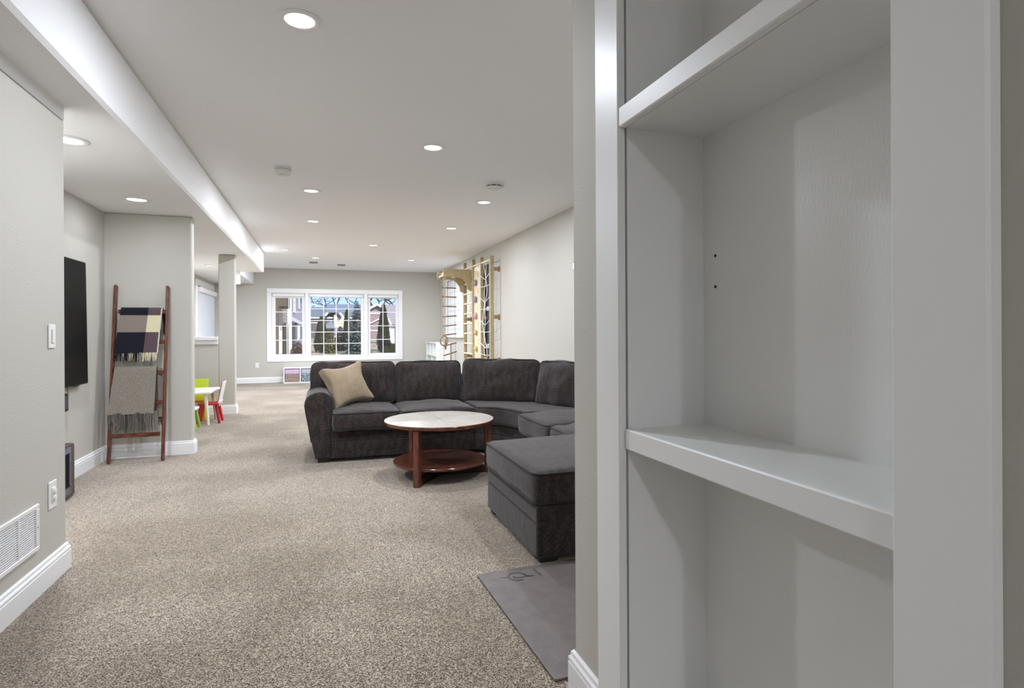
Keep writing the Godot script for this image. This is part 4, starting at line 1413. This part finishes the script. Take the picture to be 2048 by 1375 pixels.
	var b2 := MB.new()
	b2.span(Vector3(0.0, 0.335, -0.135), Vector3(0.012, 0.385, 0.205), 0.004)
	b2.span(Vector3(0.0, 0.04, -0.135), Vector3(0.012, 0.095, 0.205), 0.004)
	b2.span(Vector3(0.0, 0.095, -0.135), Vector3(0.012, 0.335, -0.105), 0.004)
	b2.span(Vector3(0.0, 0.095, 0.03), Vector3(0.012, 0.335, 0.205), 0.004)
	part("front_frame", b2.mesh(30), M["gloss_dark"], t)
	pbox("opening", Vector3(-0.01, 0.095, -0.105), Vector3(0.003, 0.335, 0.03), M["screen"], t)

	# rubber exercise mat with its printed mark
	t = thing("exercise_mat", "brown grey rubber exercise mat lying on the carpet beside the ottoman", "mat", Vector3(0.72, 0, -2.70), 0.035)
	var q := PackedVector2Array()
	for p in loop_xz(1.95, 0.905, 0.012, 0.0, 4):
		q.append(Vector2(p.x + 0.975, p.z + 0.4525))
	g2 = MB.new()
	g2.prism(q, 0.003, 0.0105, 0.003, 3)
	var sheet := part("sheet", g2.mesh(35), M["mat_rubber"], t)
	# printed emblem: an open spiral with a spur and a tail, and a line of lettering
	g2 = MB.new()
	var ribbon := func(g: MB, pts: PackedVector2Array, w: float) -> void:
		for i in pts.size() - 1:
			var d := (pts[i + 1] - pts[i]).normalized()
			var nn := Vector2(-d.y, d.x) * w
			var a := Vector3(pts[i].x + nn.x, 0, pts[i].y + nn.y)
			var b := Vector3(pts[i].x - nn.x, 0, pts[i].y - nn.y)
			var e := Vector3(pts[i + 1].x + nn.x, 0, pts[i + 1].y + nn.y)
			var f := Vector3(pts[i + 1].x - nn.x, 0, pts[i + 1].y - nn.y)
			for s: float in [0.0, 1.0]:
				var y := Vector3(0, s * 0.0006, 0)
				g.quad_o(a + y, b + y, f + y, e + y, Vector3(0, s * 2.0 - 1.0, 0))
	var ring := PackedVector2Array()
	for i in 25:
		var an := deg_to_rad(70.0 + 300.0 * i / 24.0)
		ring.append(Vector2(cos(an), sin(an)) * 0.043)
	ribbon.call(g2, ring, 0.0055)
	var inner := PackedVector2Array()
	for i in 9:
		var an := deg_to_rad(200.0 - 110.0 * i / 8.0)
		inner.append(Vector2(cos(an) * 0.016, sin(an) * 0.016 - 0.002))
	inner.append(Vector2(0.05, 0.022))
	inner.append(Vector2(0.075, 0.030))
	ribbon.call(g2, inner, 0.005)
	ribbon.call(g2, PackedVector2Array([Vector2(0.04, 0.0), Vector2(0.052, 0.018), Vector2(0.075, 0.030)]), 0.005)
	ribbon.call(g2, PackedVector2Array([Vector2(-0.042, -0.012), Vector2(-0.062, -0.018), Vector2(-0.078, -0.022)]), 0.0035)
	var em := part("printed_emblem", g2.mesh(), M["mat_print"], sheet, Vector3(0.175, 0.0105, 0.095))
	em.rotation.y = 0.1
	var tm := TextMesh.new()
	var sf := SystemFont.new()
	sf.font_names = PackedStringArray(["Droid Sans"])
	sf.font_weight = 700
	tm.font = sf
	tm.text = "PELOTON"
	tm.font_size = 24
	tm.pixel_size = 0.00075
	tm.depth = 0.0006
	var lt := part("printed_lettering", tm, M["mat_print"], sheet, Vector3(0.285, 0.0107, 0.085))
	lt.rotation = Vector3(-PI / 2, -PI / 2 + 0.05, 0)

# ---------------------------------------------------------------- children's table and chairs
func kid_chair(label: String, at: Vector3, turn: float, seat_m: String, back_m: String, leg_ms: Array, edge_m := "") -> void:
	var t := thing("toy_chair", label, "chair", at, turn, "small wooden chairs at the toy table")
	var g := MB.new()
	var p := PackedVector2Array()
	for q in loop_xz(0.27, 0.26, 0.03, 0.0, 4):
		p.append(Vector2(q.x, q.z))
	g.prism(p, 0.242, 0.266, 0.005, 2)
	part("seat", g.mesh(35), M[seat_m], t)
	# backrest: a thick board leaning away from the seat (local -z)
	g = MB.new()
	g.xf = Transform3D(Basis(Vector3.RIGHT, -0.2), Vector3(0, 0.262, -0.118))
	g.box(Vector3(0, 0.145, 0.0), Vector3(0.25, 0.29, 0.016), 0.005)
	part("backrest", g.mesh(35), M[back_m], t)
	if edge_m != "":
		g = MB.new()
		g.xf = Transform3D(Basis(Vector3.RIGHT, -0.2), Vector3(0, 0.262, -0.118))
		g.box(Vector3(0, 0.145, 0.0105), Vector3(0.25, 0.29, 0.005), 0.002)
		part("back_pad", g.mesh(35), M[edge_m], t)
	g = MB.new()
	for s: float in [-1.0, 1.0]:
		g.xf = Transform3D(Basis(Vector3.RIGHT, -0.2), Vector3(s * 0.08, 0.262, -0.118))
		g.box(Vector3(0, 0.0, -0.012), Vector3(0.05, 0.07, 0.014), 0.003)
	part("back_bracket", g.mesh(35), M["toy_white"], t)
	var k := 0
	for sx: float in [-1.0, 1.0]:
		for sz: float in [-1.0, 1.0]:
			g = MB.new()
			g.rod(Vector3(sx * 0.132, 0, sz * 0.132), Vector3(sx * 0.09, 0.245, sz * 0.09), 0.017, 12, 0.021)
			part("leg", g.mesh(50), M[leg_ms[k]], t)
			k += 1

func build_toys() -> void:
	var t := thing("toy_table", "low white children's table standing behind the ladder wall", "table", Vector3(-1.66, 0, -8.545))
	var g := MB.new()
	var p := PackedVector2Array()
	for q in loop_xz(0.64, 0.71, 0.025, 0.0, 4):
		p.append(Vector2(q.x, q.z))
	g.prism(p, 0.415, 0.44, 0.006, 2)
	part("tabletop", g.mesh(35), M["toy_white"], t)
	for sx: float in [-1.0, 1.0]:
		for sz: float in [-1.0, 1.0]:
			g = MB.new()
			g.rod(Vector3(sx * 0.275, 0, sz * 0.29), Vector3(sx * 0.235, 0.417, sz * 0.25), 0.017, 12, 0.023)
			part("leg", g.mesh(50), M["toy_tan" if sz < 0.0 else "toy_cream"], t)
	kid_chair("small red chair with a white back at the right end of the toy table", Vector3(-1.41, 0, -8.53), -PI / 2, "red", "toy_white", ["red", "orange_red", "crimson", "red"], "crimson")
	kid_chair("small lime and orange chair behind the toy table, against the half wall", Vector3(-1.645, 0, -8.92), 0.0, "orange", "lime", ["yellow", "yellow", "yellow", "yellow"])
	kid_chair("small white chair with green legs in front of the toy table", Vector3(-1.60, 0, -8.03), PI, "toy_white", "toy_white", ["leg_green", "leg_green", "leg_green", "leg_green"])

# ---------------------------------------------------------------- storage by the far wall
func build_far_corner() -> void:
	var t := thing("storage_bench", "low white storage unit under the far window, holding two printed bins", "storage unit", Vector3(-0.46, 0, -14.55))
	var Wp: Material = M["white_plastic"]
	pbox("top_panel", Vector3(-0.37, 0.345, -0.18), Vector3(0.37, 0.372, 0.19), Wp, t, 0.003)
	pbox("bottom_panel", Vector3(-0.37, 0.0, -0.18), Vector3(0.37, 0.025, 0.19), Wp, t, 0.003)
	for x: float in [-0.357, 0.0, 0.357]:
		pbox("partition", Vector3(x - 0.013, 0.025, -0.18), Vector3(x + 0.013, 0.345, 0.19), Wp, t, 0.002)
	pbox("back_panel", Vector3(-0.36, 0.0, -0.185), Vector3(0.36, 0.36, -0.18), Wp, t)
	for k in 2:
		var b := thing("fabric_bin", ["printed bin with a pink band, left in the low white unit", "printed bin with a blue grey band, right in the low white unit"][k], "bin", Vector3(-0.46 + (-0.178 if k == 0 else 0.178), 0.027, -14.53), 0.0, "printed fabric bins")
		pbox("front", Vector3(-0.155, 0, 0.14), Vector3(0.155, 0.2, 0.15), M["bin_print_%d" % k], b, 0.003)
		pbox("band", Vector3(-0.155, 0.2, 0.14), Vector3(0.155, 0.305, 0.15), M["bin_band_%d" % k], b, 0.003)
		pbox("side", Vector3(-0.155, 0, -0.14), Vector3(-0.148, 0.305, 0.14), M["bin_print_%d" % k], b)
		pbox("side", Vector3(0.148, 0, -0.14), Vector3(0.155, 0.305, 0.14), M["bin_print_%d" % k], b)
		pbox("base", Vector3(-0.155, 0, -0.14), Vector3(0.155, 0.008, 0.14), M["bin_print_%d" % k], b)

	# cube shelf in the far right corner, open towards the room
	t = thing("cube_shelf", "white cube shelf in the far right corner below the rings", "shelf", Vector3(2.775, 0, -14.05))
	pbox("top_panel", Vector3(-0.175, 0.915, -0.65), Vector3(0.175, 0.94, 0.65), Wp, t, 0.003)
	pbox("bottom_panel", Vector3(-0.175, 0.0, -0.65), Vector3(0.175, 0.025, 0.65), Wp, t, 0.003)
	pbox("side_panel", Vector3(-0.175, 0.025, -0.65), Vector3(0.175, 0.915, -0.625), Wp, t, 0.003)
	pbox("side_panel", Vector3(-0.175, 0.025, 0.625), Vector3(0.175, 0.915, 0.65), Wp, t, 0.003)
	pbox("shelf", Vector3(-0.172, 0.60, -0.625), Vector3(0.175, 0.622, 0.625), Wp, t, 0.002)
	pbox("shelf", Vector3(-0.172, 0.30, -0.625), Vector3(0.175, 0.322, 0.625), Wp, t, 0.002)
	pbox("partition", Vector3(-0.17, 0.622, -0.22), Vector3(0.175, 0.915, -0.198), Wp, t, 0.002)
	pbox("partition", Vector3(-0.17, 0.622, 0.198), Vector3(0.175, 0.915, 0.22), Wp, t, 0.002)
	pbox("partition", Vector3(-0.17, 0.322, -0.011), Vector3(0.175, 0.60, 0.011), Wp, t, 0.002)
	pbox("partition", Vector3(-0.17, 0.025, -0.011), Vector3(0.175, 0.30, 0.011), Wp, t, 0.002)
	pbox("back_panel", Vector3(0.170, 0.02, -0.64), Vector3(0.176, 0.93, 0.64), Wp, t)

# ---------------------------------------------------------------- the garden and the houses beyond the glass
# lapped boards on a wall facing the direction n (flat), between two points of its foot
func lapped(a: Vector3, b: Vector3, y1: float, step: float) -> ArrayMesh:
	var g := MB.new()
	var d := (b - a)
	var n := Vector3(-d.z, 0, d.x).normalized()
	var y := a.y
	while y < y1 - 0.01:
		var e := minf(y + step, y1)
		var lo := n * 0.03
		var hi := n * 0.006
		g.quad_o(a + Vector3(0, y - a.y, 0) + lo, b + Vector3(0, y - a.y, 0) + lo, b + Vector3(0, e - a.y, 0) + hi, a + Vector3(0, e - a.y, 0) + hi, n)
		g.quad_o(a + Vector3(0, y - a.y, 0), b + Vector3(0, y - a.y, 0), b + Vector3(0, y - a.y, 0) + lo, a + Vector3(0, y - a.y, 0) + lo, Vector3.DOWN)
		y = e
	return g.mesh(10)

func slab_mesh(pts: Array, th: float) -> ArrayMesh:
	var g := MB.new()
	var a: Vector3 = pts[0]
	var b: Vector3 = pts[1]
	var c: Vector3 = pts[2]
	var n := (b - a).cross(c - a).normalized()
	if n.y < 0.0:
		n = -n
	var mid := Vector3.ZERO
	for p: Vector3 in pts:
		mid += p / pts.size()
	for s: float in [0.0, -th]:
		for k in range(1, pts.size() - 1):
			g.tri_o(pts[0] + n * s, pts[k] + n * s, pts[k + 1] + n * s, n if s == 0.0 else -n)
	for k in pts.size():
		var p: Vector3 = pts[k]
		var q: Vector3 = pts[(k + 1) % pts.size()]
		g.quad_o(p, q, q - n * th, p - n * th, (p + q) * 0.5 - mid)
	return g.mesh(10)

func house_window(t: Node3D, at: Vector3, w: float, h: float, along: Vector3, n: Vector3) -> void:
	var b := Basis(along, Vector3.UP, n)
	var g := MB.new()
	g.box(Vector3(-w / 2, 0, 0), Vector3(0.12, h + 0.12, 0.08))
	g.box(Vector3(w / 2, 0, 0), Vector3(0.12, h + 0.12, 0.08))
	g.box(Vector3(0, h / 2, 0), Vector3(w, 0.12, 0.08))
	g.box(Vector3(0, -h / 2, 0), Vector3(w, 0.12, 0.08))
	g.box(Vector3(0, 0, -0.01), Vector3(0.06, h, 0.06))
	g.box(Vector3(0, 0, -0.01), Vector3(w, 0.06, 0.06))
	var o := part("window", g.mesh(10), M["house_trim"], t)
	o.transform = Transform3D(b, at)
	g = MB.new()
	g.box(Vector3(0, 0, -0.02), Vector3(w, h, 0.02))
	part("pane", g.mesh(10), M["house_glass"], o)

# a conifer: a trunk and drooping sprays of needles in whorls
func conifer(called: String, label: String, at: Vector3, h: float, r: float, leaf: String, sd: int, upright := false) -> void:
	var t := thing(called, label, "tree", at, 0.0)
	var q := RandomNumberGenerator.new()
	q.seed = sd
	var g := MB.new()
	g.rod(Vector3.ZERO, Vector3(0, h * 0.95, 0), h * 0.02, 6, 0.01)
	part("trunk", g.mesh(60), M["bark"], t)
	g = MB.new()
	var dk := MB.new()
	if upright:
		# arborvitae: flat fans pointing up round a plump spindle
		var n := int(2600.0 * r * h)
		for i in n:
			var f := pow(q.randf(), 0.8)
			var y := f * h
			var rr := r * (minf(1.0, 0.75 + f * 1.2) * pow(1.0 - f, 0.62)) * q.randf_range(0.75, 1.05)
			var a := q.randf() * TAU
			var p := Vector3(cos(a) * rr, y, sin(a) * rr)
			var s := q.randf_range(0.05, 0.1)
			var side := Vector3(-sin(a), q.randf_range(-0.3, 0.3), cos(a)) * s * 0.5
			var up := Vector3(cos(a) * 0.35 + q.randf_range(-0.25, 0.25), 1.0, sin(a) * 0.35 + q.randf_range(-0.25, 0.25)) * s * 1.6
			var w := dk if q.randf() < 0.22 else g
			w.tri(p - side, p + side, p + up)
			w.tri(p - side * 0.2, p + side + up * 0.3, p + up * 0.9 + side)
	else:
		var levels := int(h / 0.11)
		for l in levels:
			var f := (l + 0.4) / levels
			var y := h * (0.04 + 0.94 * f)
			var rr := r * pow(1.0 - f, 0.85) + 0.03
			var n := int(7 + 9.0 * rr / r)
			for i in n:
				var a := TAU * i / n + q.randf() * 0.7 + l * 0.9
				var out := Vector3(cos(a), q.randf_range(-0.35, -0.05), sin(a)) * rr * q.randf_range(0.75, 1.1)
				var side := Vector3(-sin(a), 0, cos(a))
				var base := Vector3(0, y, 0)
				for k in 6:
					var u := 0.3 + 0.7 * k / 6.0
					var p := base + out * u + Vector3(0, 0.10 * u * u * rr, 0)
					var s := rr * 0.30 * (1.15 - u) + 0.035
					for e: float in [-1.0, 1.0]:
						var tip := p + (out.normalized() * 0.7 + side * e * 0.8 + Vector3(0, q.randf_range(-0.5, 0.1), 0)) * s
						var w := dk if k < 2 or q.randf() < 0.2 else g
						w.tri(p, p + Vector3(0, 0.03, 0) + out.normalized() * s * 0.5, tip)
						w.tri(p, tip, p + Vector3(0, -0.05, 0) + out.normalized() * s * 0.2)
	stuff(part("foliage", g.mesh(20), M[leaf], t))
	stuff(part("shade_foliage", dk.mesh(20), M["leaf_2"], t))  # near-black sprays put the shade inside the crown into the colour

func shrub(called: String, label: String, at: Vector3, size: Vector3, leaf: String, sd: int) -> void:
	var t := thing(called, label, "shrub", at)
	var q := RandomNumberGenerator.new()
	q.seed = sd
	var g := MB.new()
	for i in 900:
		var d := Vector3(q.randfn(), q.randfn(), q.randfn()).normalized()
		d.y = absf(d.y)
		var p := d * size * q.randf_range(0.85, 1.0)
		var s := 0.035
		var a := Vector3(q.randfn(), q.randfn(), q.randfn()).normalized() * s
		g.tri(p - a, p + d.cross(a).normalized() * s * 0.8, p + a + d * s)
	g.cushion(Vector3(size.x * 1.5, size.y * 1.5, size.z * 1.5), size.y * 0.6, Vector3(0.04, 0.04, 0.04), 4, 0.05, sd)
	stuff(part("foliage", g.mesh(20), M[leaf], t, Vector3(0, 0.02, 0)))

func branch(g: MB, q: RandomNumberGenerator, a: Vector3, d: Vector3, l: float, r: float, depth: int) -> void:
	var pts := PackedVector3Array([a])
	var rs := PackedFloat32Array([r])
	var p := a
	var dir := d
	for i in 3:
		dir = (dir + Vector3(q.randfn(), q.randfn() + 0.25, q.randfn()) * 0.12).normalized()
		p += dir * l / 3.0
		pts.append(p)
		rs.append(r * (1.0 - 0.14 * (i + 1)))
	g.tube(pts, rs, 5)
	if depth <= 0:
		return
	var n := 3 if q.randf() < 0.5 else 2
	for i in n:
		var nd := (dir + Vector3(q.randfn(), q.randfn() * 0.5 + 0.1, q.randfn()) * 0.65).normalized()
		branch(g, q, p, nd, l * q.randf_range(0.62, 0.85), r * 0.6, depth - 1)

func bare_tree(label: String, at: Vector3, h: float, r: float, sd: int) -> void:
	var t := thing("bare_tree", label, "tree", at, 0.0, "leafless trees behind the houses")
	var q := RandomNumberGenerator.new()
	q.seed = sd
	var g := MB.new()
	g.rod(Vector3.ZERO, Vector3(0, h * 0.4, 0), r, 7, r * 0.8)
	part("trunk", g.mesh(60), M["bark"], t)
	g = MB.new()
	for i in 4:
		var a := TAU * i / 4.0 + q.randf()
		branch(g, q, Vector3(0, h * 0.38, 0), Vector3(cos(a) * 0.75, 0.9, sin(a) * 0.5).normalized(), h * 0.30, r * 0.55, 3)
	part("branches", g.mesh(60), M["bark"], t)

func build_garden() -> void:
	struct(pbox("ground", Vector3(-60, -0.5, -190), Vector3(60, -0.02, FARZ - 0.16), M["ground_cover"]), "patchy brown and pale garden ground")
	# tan house wing close on the left
	var t := thing("house", "tan house wing with lapped siding and an upper bay, close on the left outside", "house", Vector3(-1.6, 0, -26))
	pbox("wall", Vector3(-4, 0, -6.2), Vector3(-0.04, 6.0, 5.0), M["siding_tan"], t)
	part("siding", lapped(Vector3(-0.03, 0.1, -6.2), Vector3(-0.03, 0.1, 5.0), 6.0, 0.16), M["siding_tan"], t)
	pbox("corner_board", Vector3(-0.06, 0, -6.26), Vector3(0.05, 6, -6.1), M["house_trim"], t)
	pbox("downspout", Vector3(0.0, 0, 2.5), Vector3(0.09, 6, 2.6), M["house_brown"], t)
	pbox("bay", Vector3(-0.02, 2.25, -1.2), Vector3(0.32, 6.0, 1.6), M["house_brown"], t)
	pbox("bay_board", Vector3(-0.02, 2.9, -1.24), Vector3(0.35, 2.98, 1.64), M["siding_tan"], t)
	pbox("door", Vector3(0.0, 0.1, -4.9), Vector3(0.06, 1.62, -2.0), M["door_dark"], t)
	pbox("door_post", Vector3(0.05, 0.1, -3.5), Vector3(0.09, 1.62, -3.4), M["house_trim"], t)
	house_window(t, Vector3(0.03, 0.85, 0.9), 1.1, 1.1, Vector3(0, 0, -1), Vector3.RIGHT)
	house_window(t, Vector3(0.03, 3.6, -3.6), 0.9, 1.0, Vector3(0, 0, -1), Vector3.RIGHT)
	# lilac house further on
	t = thing("house", "lilac grey house with upright battens and white trim, beyond the tan wing", "house", Vector3(-2.0, 0, -54))
	pbox("wall", Vector3(-6, 0, -13), Vector3(0, 8.5, 12), M["siding_lilac"], t)
	pbox("corner_board", Vector3(-0.1, 0, 11.7), Vector3(0.12, 8.5, 12.1), M["house_trim"], t)
	pbox("band_board", Vector3(0, 2.0, -13), Vector3(0.12, 2.3, 12), M["house_trim"], t)
	for i in 20:
		pbox("batten", Vector3(0, 2.3, -12.4 + i * 1.2), Vector3(0.07, 8.5, -12.25 + i * 1.2), M["siding_lilac"], t)
	pbox("door", Vector3(0, 0.1, 5.0), Vector3(0.08, 1.75, 9.5), M["door_dark"], t)
	pbox("lantern", Vector3(0, 1.75, 3.2), Vector3(0.2, 2.0, 3.6), M["door_dark"], t)
	house_window(t, Vector3(0.04, 3.6, 6), 3.0, 1.6, Vector3(0, 0, -1), Vector3.RIGHT)
	house_window(t, Vector3(0.04, 1.3, -4), 4.0, 1.4, Vector3(0, 0, -1), Vector3.RIGHT)
	house_window(t, Vector3(0.04, 4.4, -5), 3.0, 1.8, Vector3(0, 0, -1), Vector3.RIGHT)
	pbox("eave", Vector3(-0.2, 5.6, -13.2), Vector3(0.6, 6.4, -8.0), M["house_brown"], t)

	# long house in the middle with the cream gable
	var z := -125.0
	t = thing("house", "long grey roofed house with a cream gable, across the garden in the middle", "house", Vector3(3, 0, z))
	pbox("wall", Vector3(-12, 0, -10), Vector3(7.2, 4.5, 0), M["siding_dark"], t)
	part("roof", slab_mesh([Vector3(-13, 4.35, 0.6), Vector3(7.3, 4.35, 0.6), Vector3(7.3, 6.75, -5), Vector3(-13, 6.55, -5)], 0.15), M["shingle_0"], t)
	part("roof", slab_mesh([Vector3(-13, 4.35, -10.6), Vector3(7.3, 4.35, -10.6), Vector3(7.3, 6.75, -5), Vector3(-13, 6.55, -5)], 0.15), M["shingle_0"], t)
	pbox("fascia", Vector3(-13, 4.05, 0.5), Vector3(7.3, 4.3, 0.62), M["house_trim"], t)
	pbox("trim_board", Vector3(-6, 3.1, 0), Vector3(-2.4, 3.25, 0.08), M["house_trim"], t)
	pbox("chimney_ridge", Vector3(1.0, 6.5, -6.5), Vector3(3.6, 7.0, -5.5), M["shingle_0"], t)
	# gable front
	var g := MB.new()
	g.xf = Transform3D(Basis(Vector3(1, 0, 0), Vector3(0, 0, 1), Vector3(0, -1, 0)), Vector3(0, 0, -4))
	g.prism(PackedVector2Array([Vector2(-0.35, 0), Vector2(1.62, 0), Vector2(1.62, -4.6), Vector2(0.63, -5.75), Vector2(-0.35, -4.7)]), 0, 5.4)
	part("gable_wall", g.mesh(10), M["siding_cream"], t)
	for s: float in [-1.0, 1.0]:
		var foot := Vector3(-0.5 + s * 1.68 + 0.1, 4.55, 2.3)
		var peak := Vector3(-0.49, 6.6, 2.3)
		part("gable_roof", slab_mesh([foot, peak, peak + Vector3(0, 0, -6.5), foot + Vector3(0, 0, -6.5)], 0.12), M["house_brown"], t)
		var b := MB.new()
		b.bar(foot + Vector3(0, 0.05, 0.03), peak + Vector3(0, 0.05, 0.03), 0.42, 0.12, 0.0, Vector3.FORWARD)
		part("bargeboard", b.mesh(10), M["house_trim"], t)
	house_window(t, Vector3(0.55, 4.1, 1.46), 0.62, 1.5, Vector3.RIGHT, Vector3.BACK)
	pbox("belt_board", Vector3(-0.4, 3.0, 1.4), Vector3(1.66, 3.25, 1.5), M["house_trim"], t)
	pbox("porch_wall", Vector3(-0.3, 0.5, 1.4), Vector3(1.6, 2.2, 1.55), M["siding_lilac"], t)
	part("lower_roof", slab_mesh([Vector3(-2.7, 2.0, 2.2), Vector3(-0.3, 2.0, 2.2), Vector3(-0.3, 4.1, -0.2), Vector3(-0.5, 4.1, -0.2)], 0.15), M["shingle_2"], t)

	# mauve gabled house to the right
	t = thing("house", "mauve house with a dark peaked gable, seen in the right window light", "house", Vector3(10.1, 0, -110))
	g = MB.new()
	g.xf = Transform3D(Basis(Vector3(1, 0, 0), Vector3(0, 0, 1), Vector3(0, -1, 0)), Vector3(0, 0, -8))
	g.prism(PackedVector2Array([Vector2(-3.4, 0), Vector2(2.2, 0), Vector2(2.2, -4.9), Vector2(0.0, -6.1), Vector2(-2.1, -5.1), Vector2(-3.4, -4.9)]), 0, 8)
	part("wall", g.mesh(10), M["siding_mauve"], t)
	part("siding", lapped(Vector3(2.2, 0.2, 0.02), Vector3(-3.4, 0.2, 0.02), 4.7, 0.3), M["siding_mauve"], t)
	for s: float in [-1.0, 1.0]:
		var foot := Vector3(s * 2.25, 5.15, 0.7)
		var peak := Vector3(0, 6.35, 0.7)
		part("roof", slab_mesh([foot, peak, peak + Vector3(0, 0, -9), foot + Vector3(0, 0, -9)], 0.12), M["shingle_0"], t)
		var b := MB.new()
		b.bar(foot + Vector3(0, 0.02, 0.05), peak + Vector3(0, 0.02, 0.05), 0.40, 0.12, 0.0, Vector3.FORWARD)
		part("bargeboard", b.mesh(10), M["house_trim"], t)
	part("roof", slab_mesh([Vector3(-9, 4.9, 0.4), Vector3(-1.6, 4.9, 0.4), Vector3(-1.6, 6.6, -5), Vector3(-9, 6.6, -5)], 0.12), M["shingle_2"], t)
	pbox("belt_board", Vector3(-3.4, 4.55, 0.05), Vector3(2.2, 4.75, 0.12), M["house_trim"], t)
	pbox("belt_board", Vector3(-3.4, 1.35, 0.05), Vector3(2.2, 1.55, 0.12), M["house_trim"], t)
	pbox("corner_board", Vector3(-2.0, 2.3, 0.05), Vector3(-1.8, 4.55, 0.12), M["house_trim"], t)
	g = MB.new()
	g.bar(Vector3(-2.3, 2.3, 0.25), Vector3(0.9, 3.9, 0.25), 0.2, 0.28, 0.0, Vector3.FORWARD)
	part("porch_rake", g.mesh(10), M["house_trim"], t)
	house_window(t, Vector3(-1.9, 0.9, 0.1), 0.6, 0.9, Vector3.RIGHT, Vector3.BACK)

	# pale house with rosy shingles, nearest on the right
	t = thing("house", "pale house with rosy shingled roof at the right edge of the view", "house", Vector3(7.6, 0, -60))
	pbox("wall", Vector3(-0.85, 0, -8), Vector3(6, 2.1, -0.4), M["siding_white"], t)
	part("roof", slab_mesh([Vector3(-0.62, 2.0, 0.1), Vector3(7, 2.0, 0.1), Vector3(7, 4.2, -4), Vector3(-1.25, 4.2, -4)], 0.12), M["shingle_1"], t)
	g = MB.new()
	g.bar(Vector3(-0.68, 1.98, 0.14), Vector3(-1.32, 4.2, -3.95), 0.14, 0.22, 0.0, Vector3.FORWARD)
	part("bargeboard", g.mesh(10), M["house_trim"], t)
	pbox("corner_board", Vector3(-0.88, 0, -0.45), Vector3(-0.7, 2.05, -0.3), M["house_trim"], t)
	pbox("downspout", Vector3(-0.2, 0, -0.4), Vector3(-0.1, 2.05, -0.25), M["siding_dark"], t)

	conifer("arborvitae", "plump golden green arborvitae left of centre in the garden", Vector3(0.05, -0.02, -36), 2.05, 0.50, "leaf_0", 3, true)
	conifer("spruce", "small yellow green spruce beside the plump arborvitae", Vector3(0.55, -0.02, -34.5), 1.50, 0.40, "leaf_1", 4)
	conifer("dark_yew", "dark purplish evergreen behind the small spruce", Vector3(1.20, -0.02, -38), 1.65, 0.62, "leaf_2", 5)
	conifer("arborvitae", "slender olive arborvitae behind, right of the cream gable", Vector3(1.75, -0.02, -41), 2.75, 0.36, "leaf_4", 6, true)
	conifer("blue_spruce", "tall blue spruce at the right of the middle window light", Vector3(1.95, -0.02, -33), 3.05, 0.78, "leaf_3", 7)
	conifer("arborvitae", "tall twin topped arborvitae in the right window light", Vector3(3.92, -0.02, -38), 2.95, 0.50, "leaf_4", 8, true)
	shrub("boxwood", "low clipped boxwood at the foot of the tall arborvitae", Vector3(3.50, -0.02, -33), Vector3(0.19, 0.36, 0.19), "leaf_0", 9)
	shrub("boxwood", "larger round boxwood at the right edge of the view", Vector3(4.02, -0.02, -33.5), Vector3(0.25, 0.52, 0.25), "leaf_0", 10)
	shrub("dark_shrub", "dark shrub behind the clipped boxwoods", Vector3(3.75, -0.02, -35), Vector3(0.5, 0.75, 0.3), "leaf_2", 11)
	shrub("red_shrub", "reddish twiggy shrub outside the left window light", Vector3(-1.05, -0.02, -30), Vector3(0.36, 0.7, 0.3), "leaf_5", 12)
	bare_tree("bare tree reaching over the roof at the left of the middle window", Vector3(-3.5, 0, -140), 12.5, 0.32, 21)
	bare_tree("bare tree with a forked trunk above the cream gable", Vector3(2.6, 0, -142), 12.5, 0.35, 22)
	bare_tree("bare tree leaning over the right end of the grey roof", Vector3(8.6, 0, -140), 12.5, 0.35, 23)
	bare_tree("bare tree standing behind the mauve gable", Vector3(12.2, 0, -130), 12.5, 0.38, 24)
	bare_tree("bare tree partly hidden behind the rosy roof", Vector3(16.5, 0, -130), 12.0, 0.35, 25)
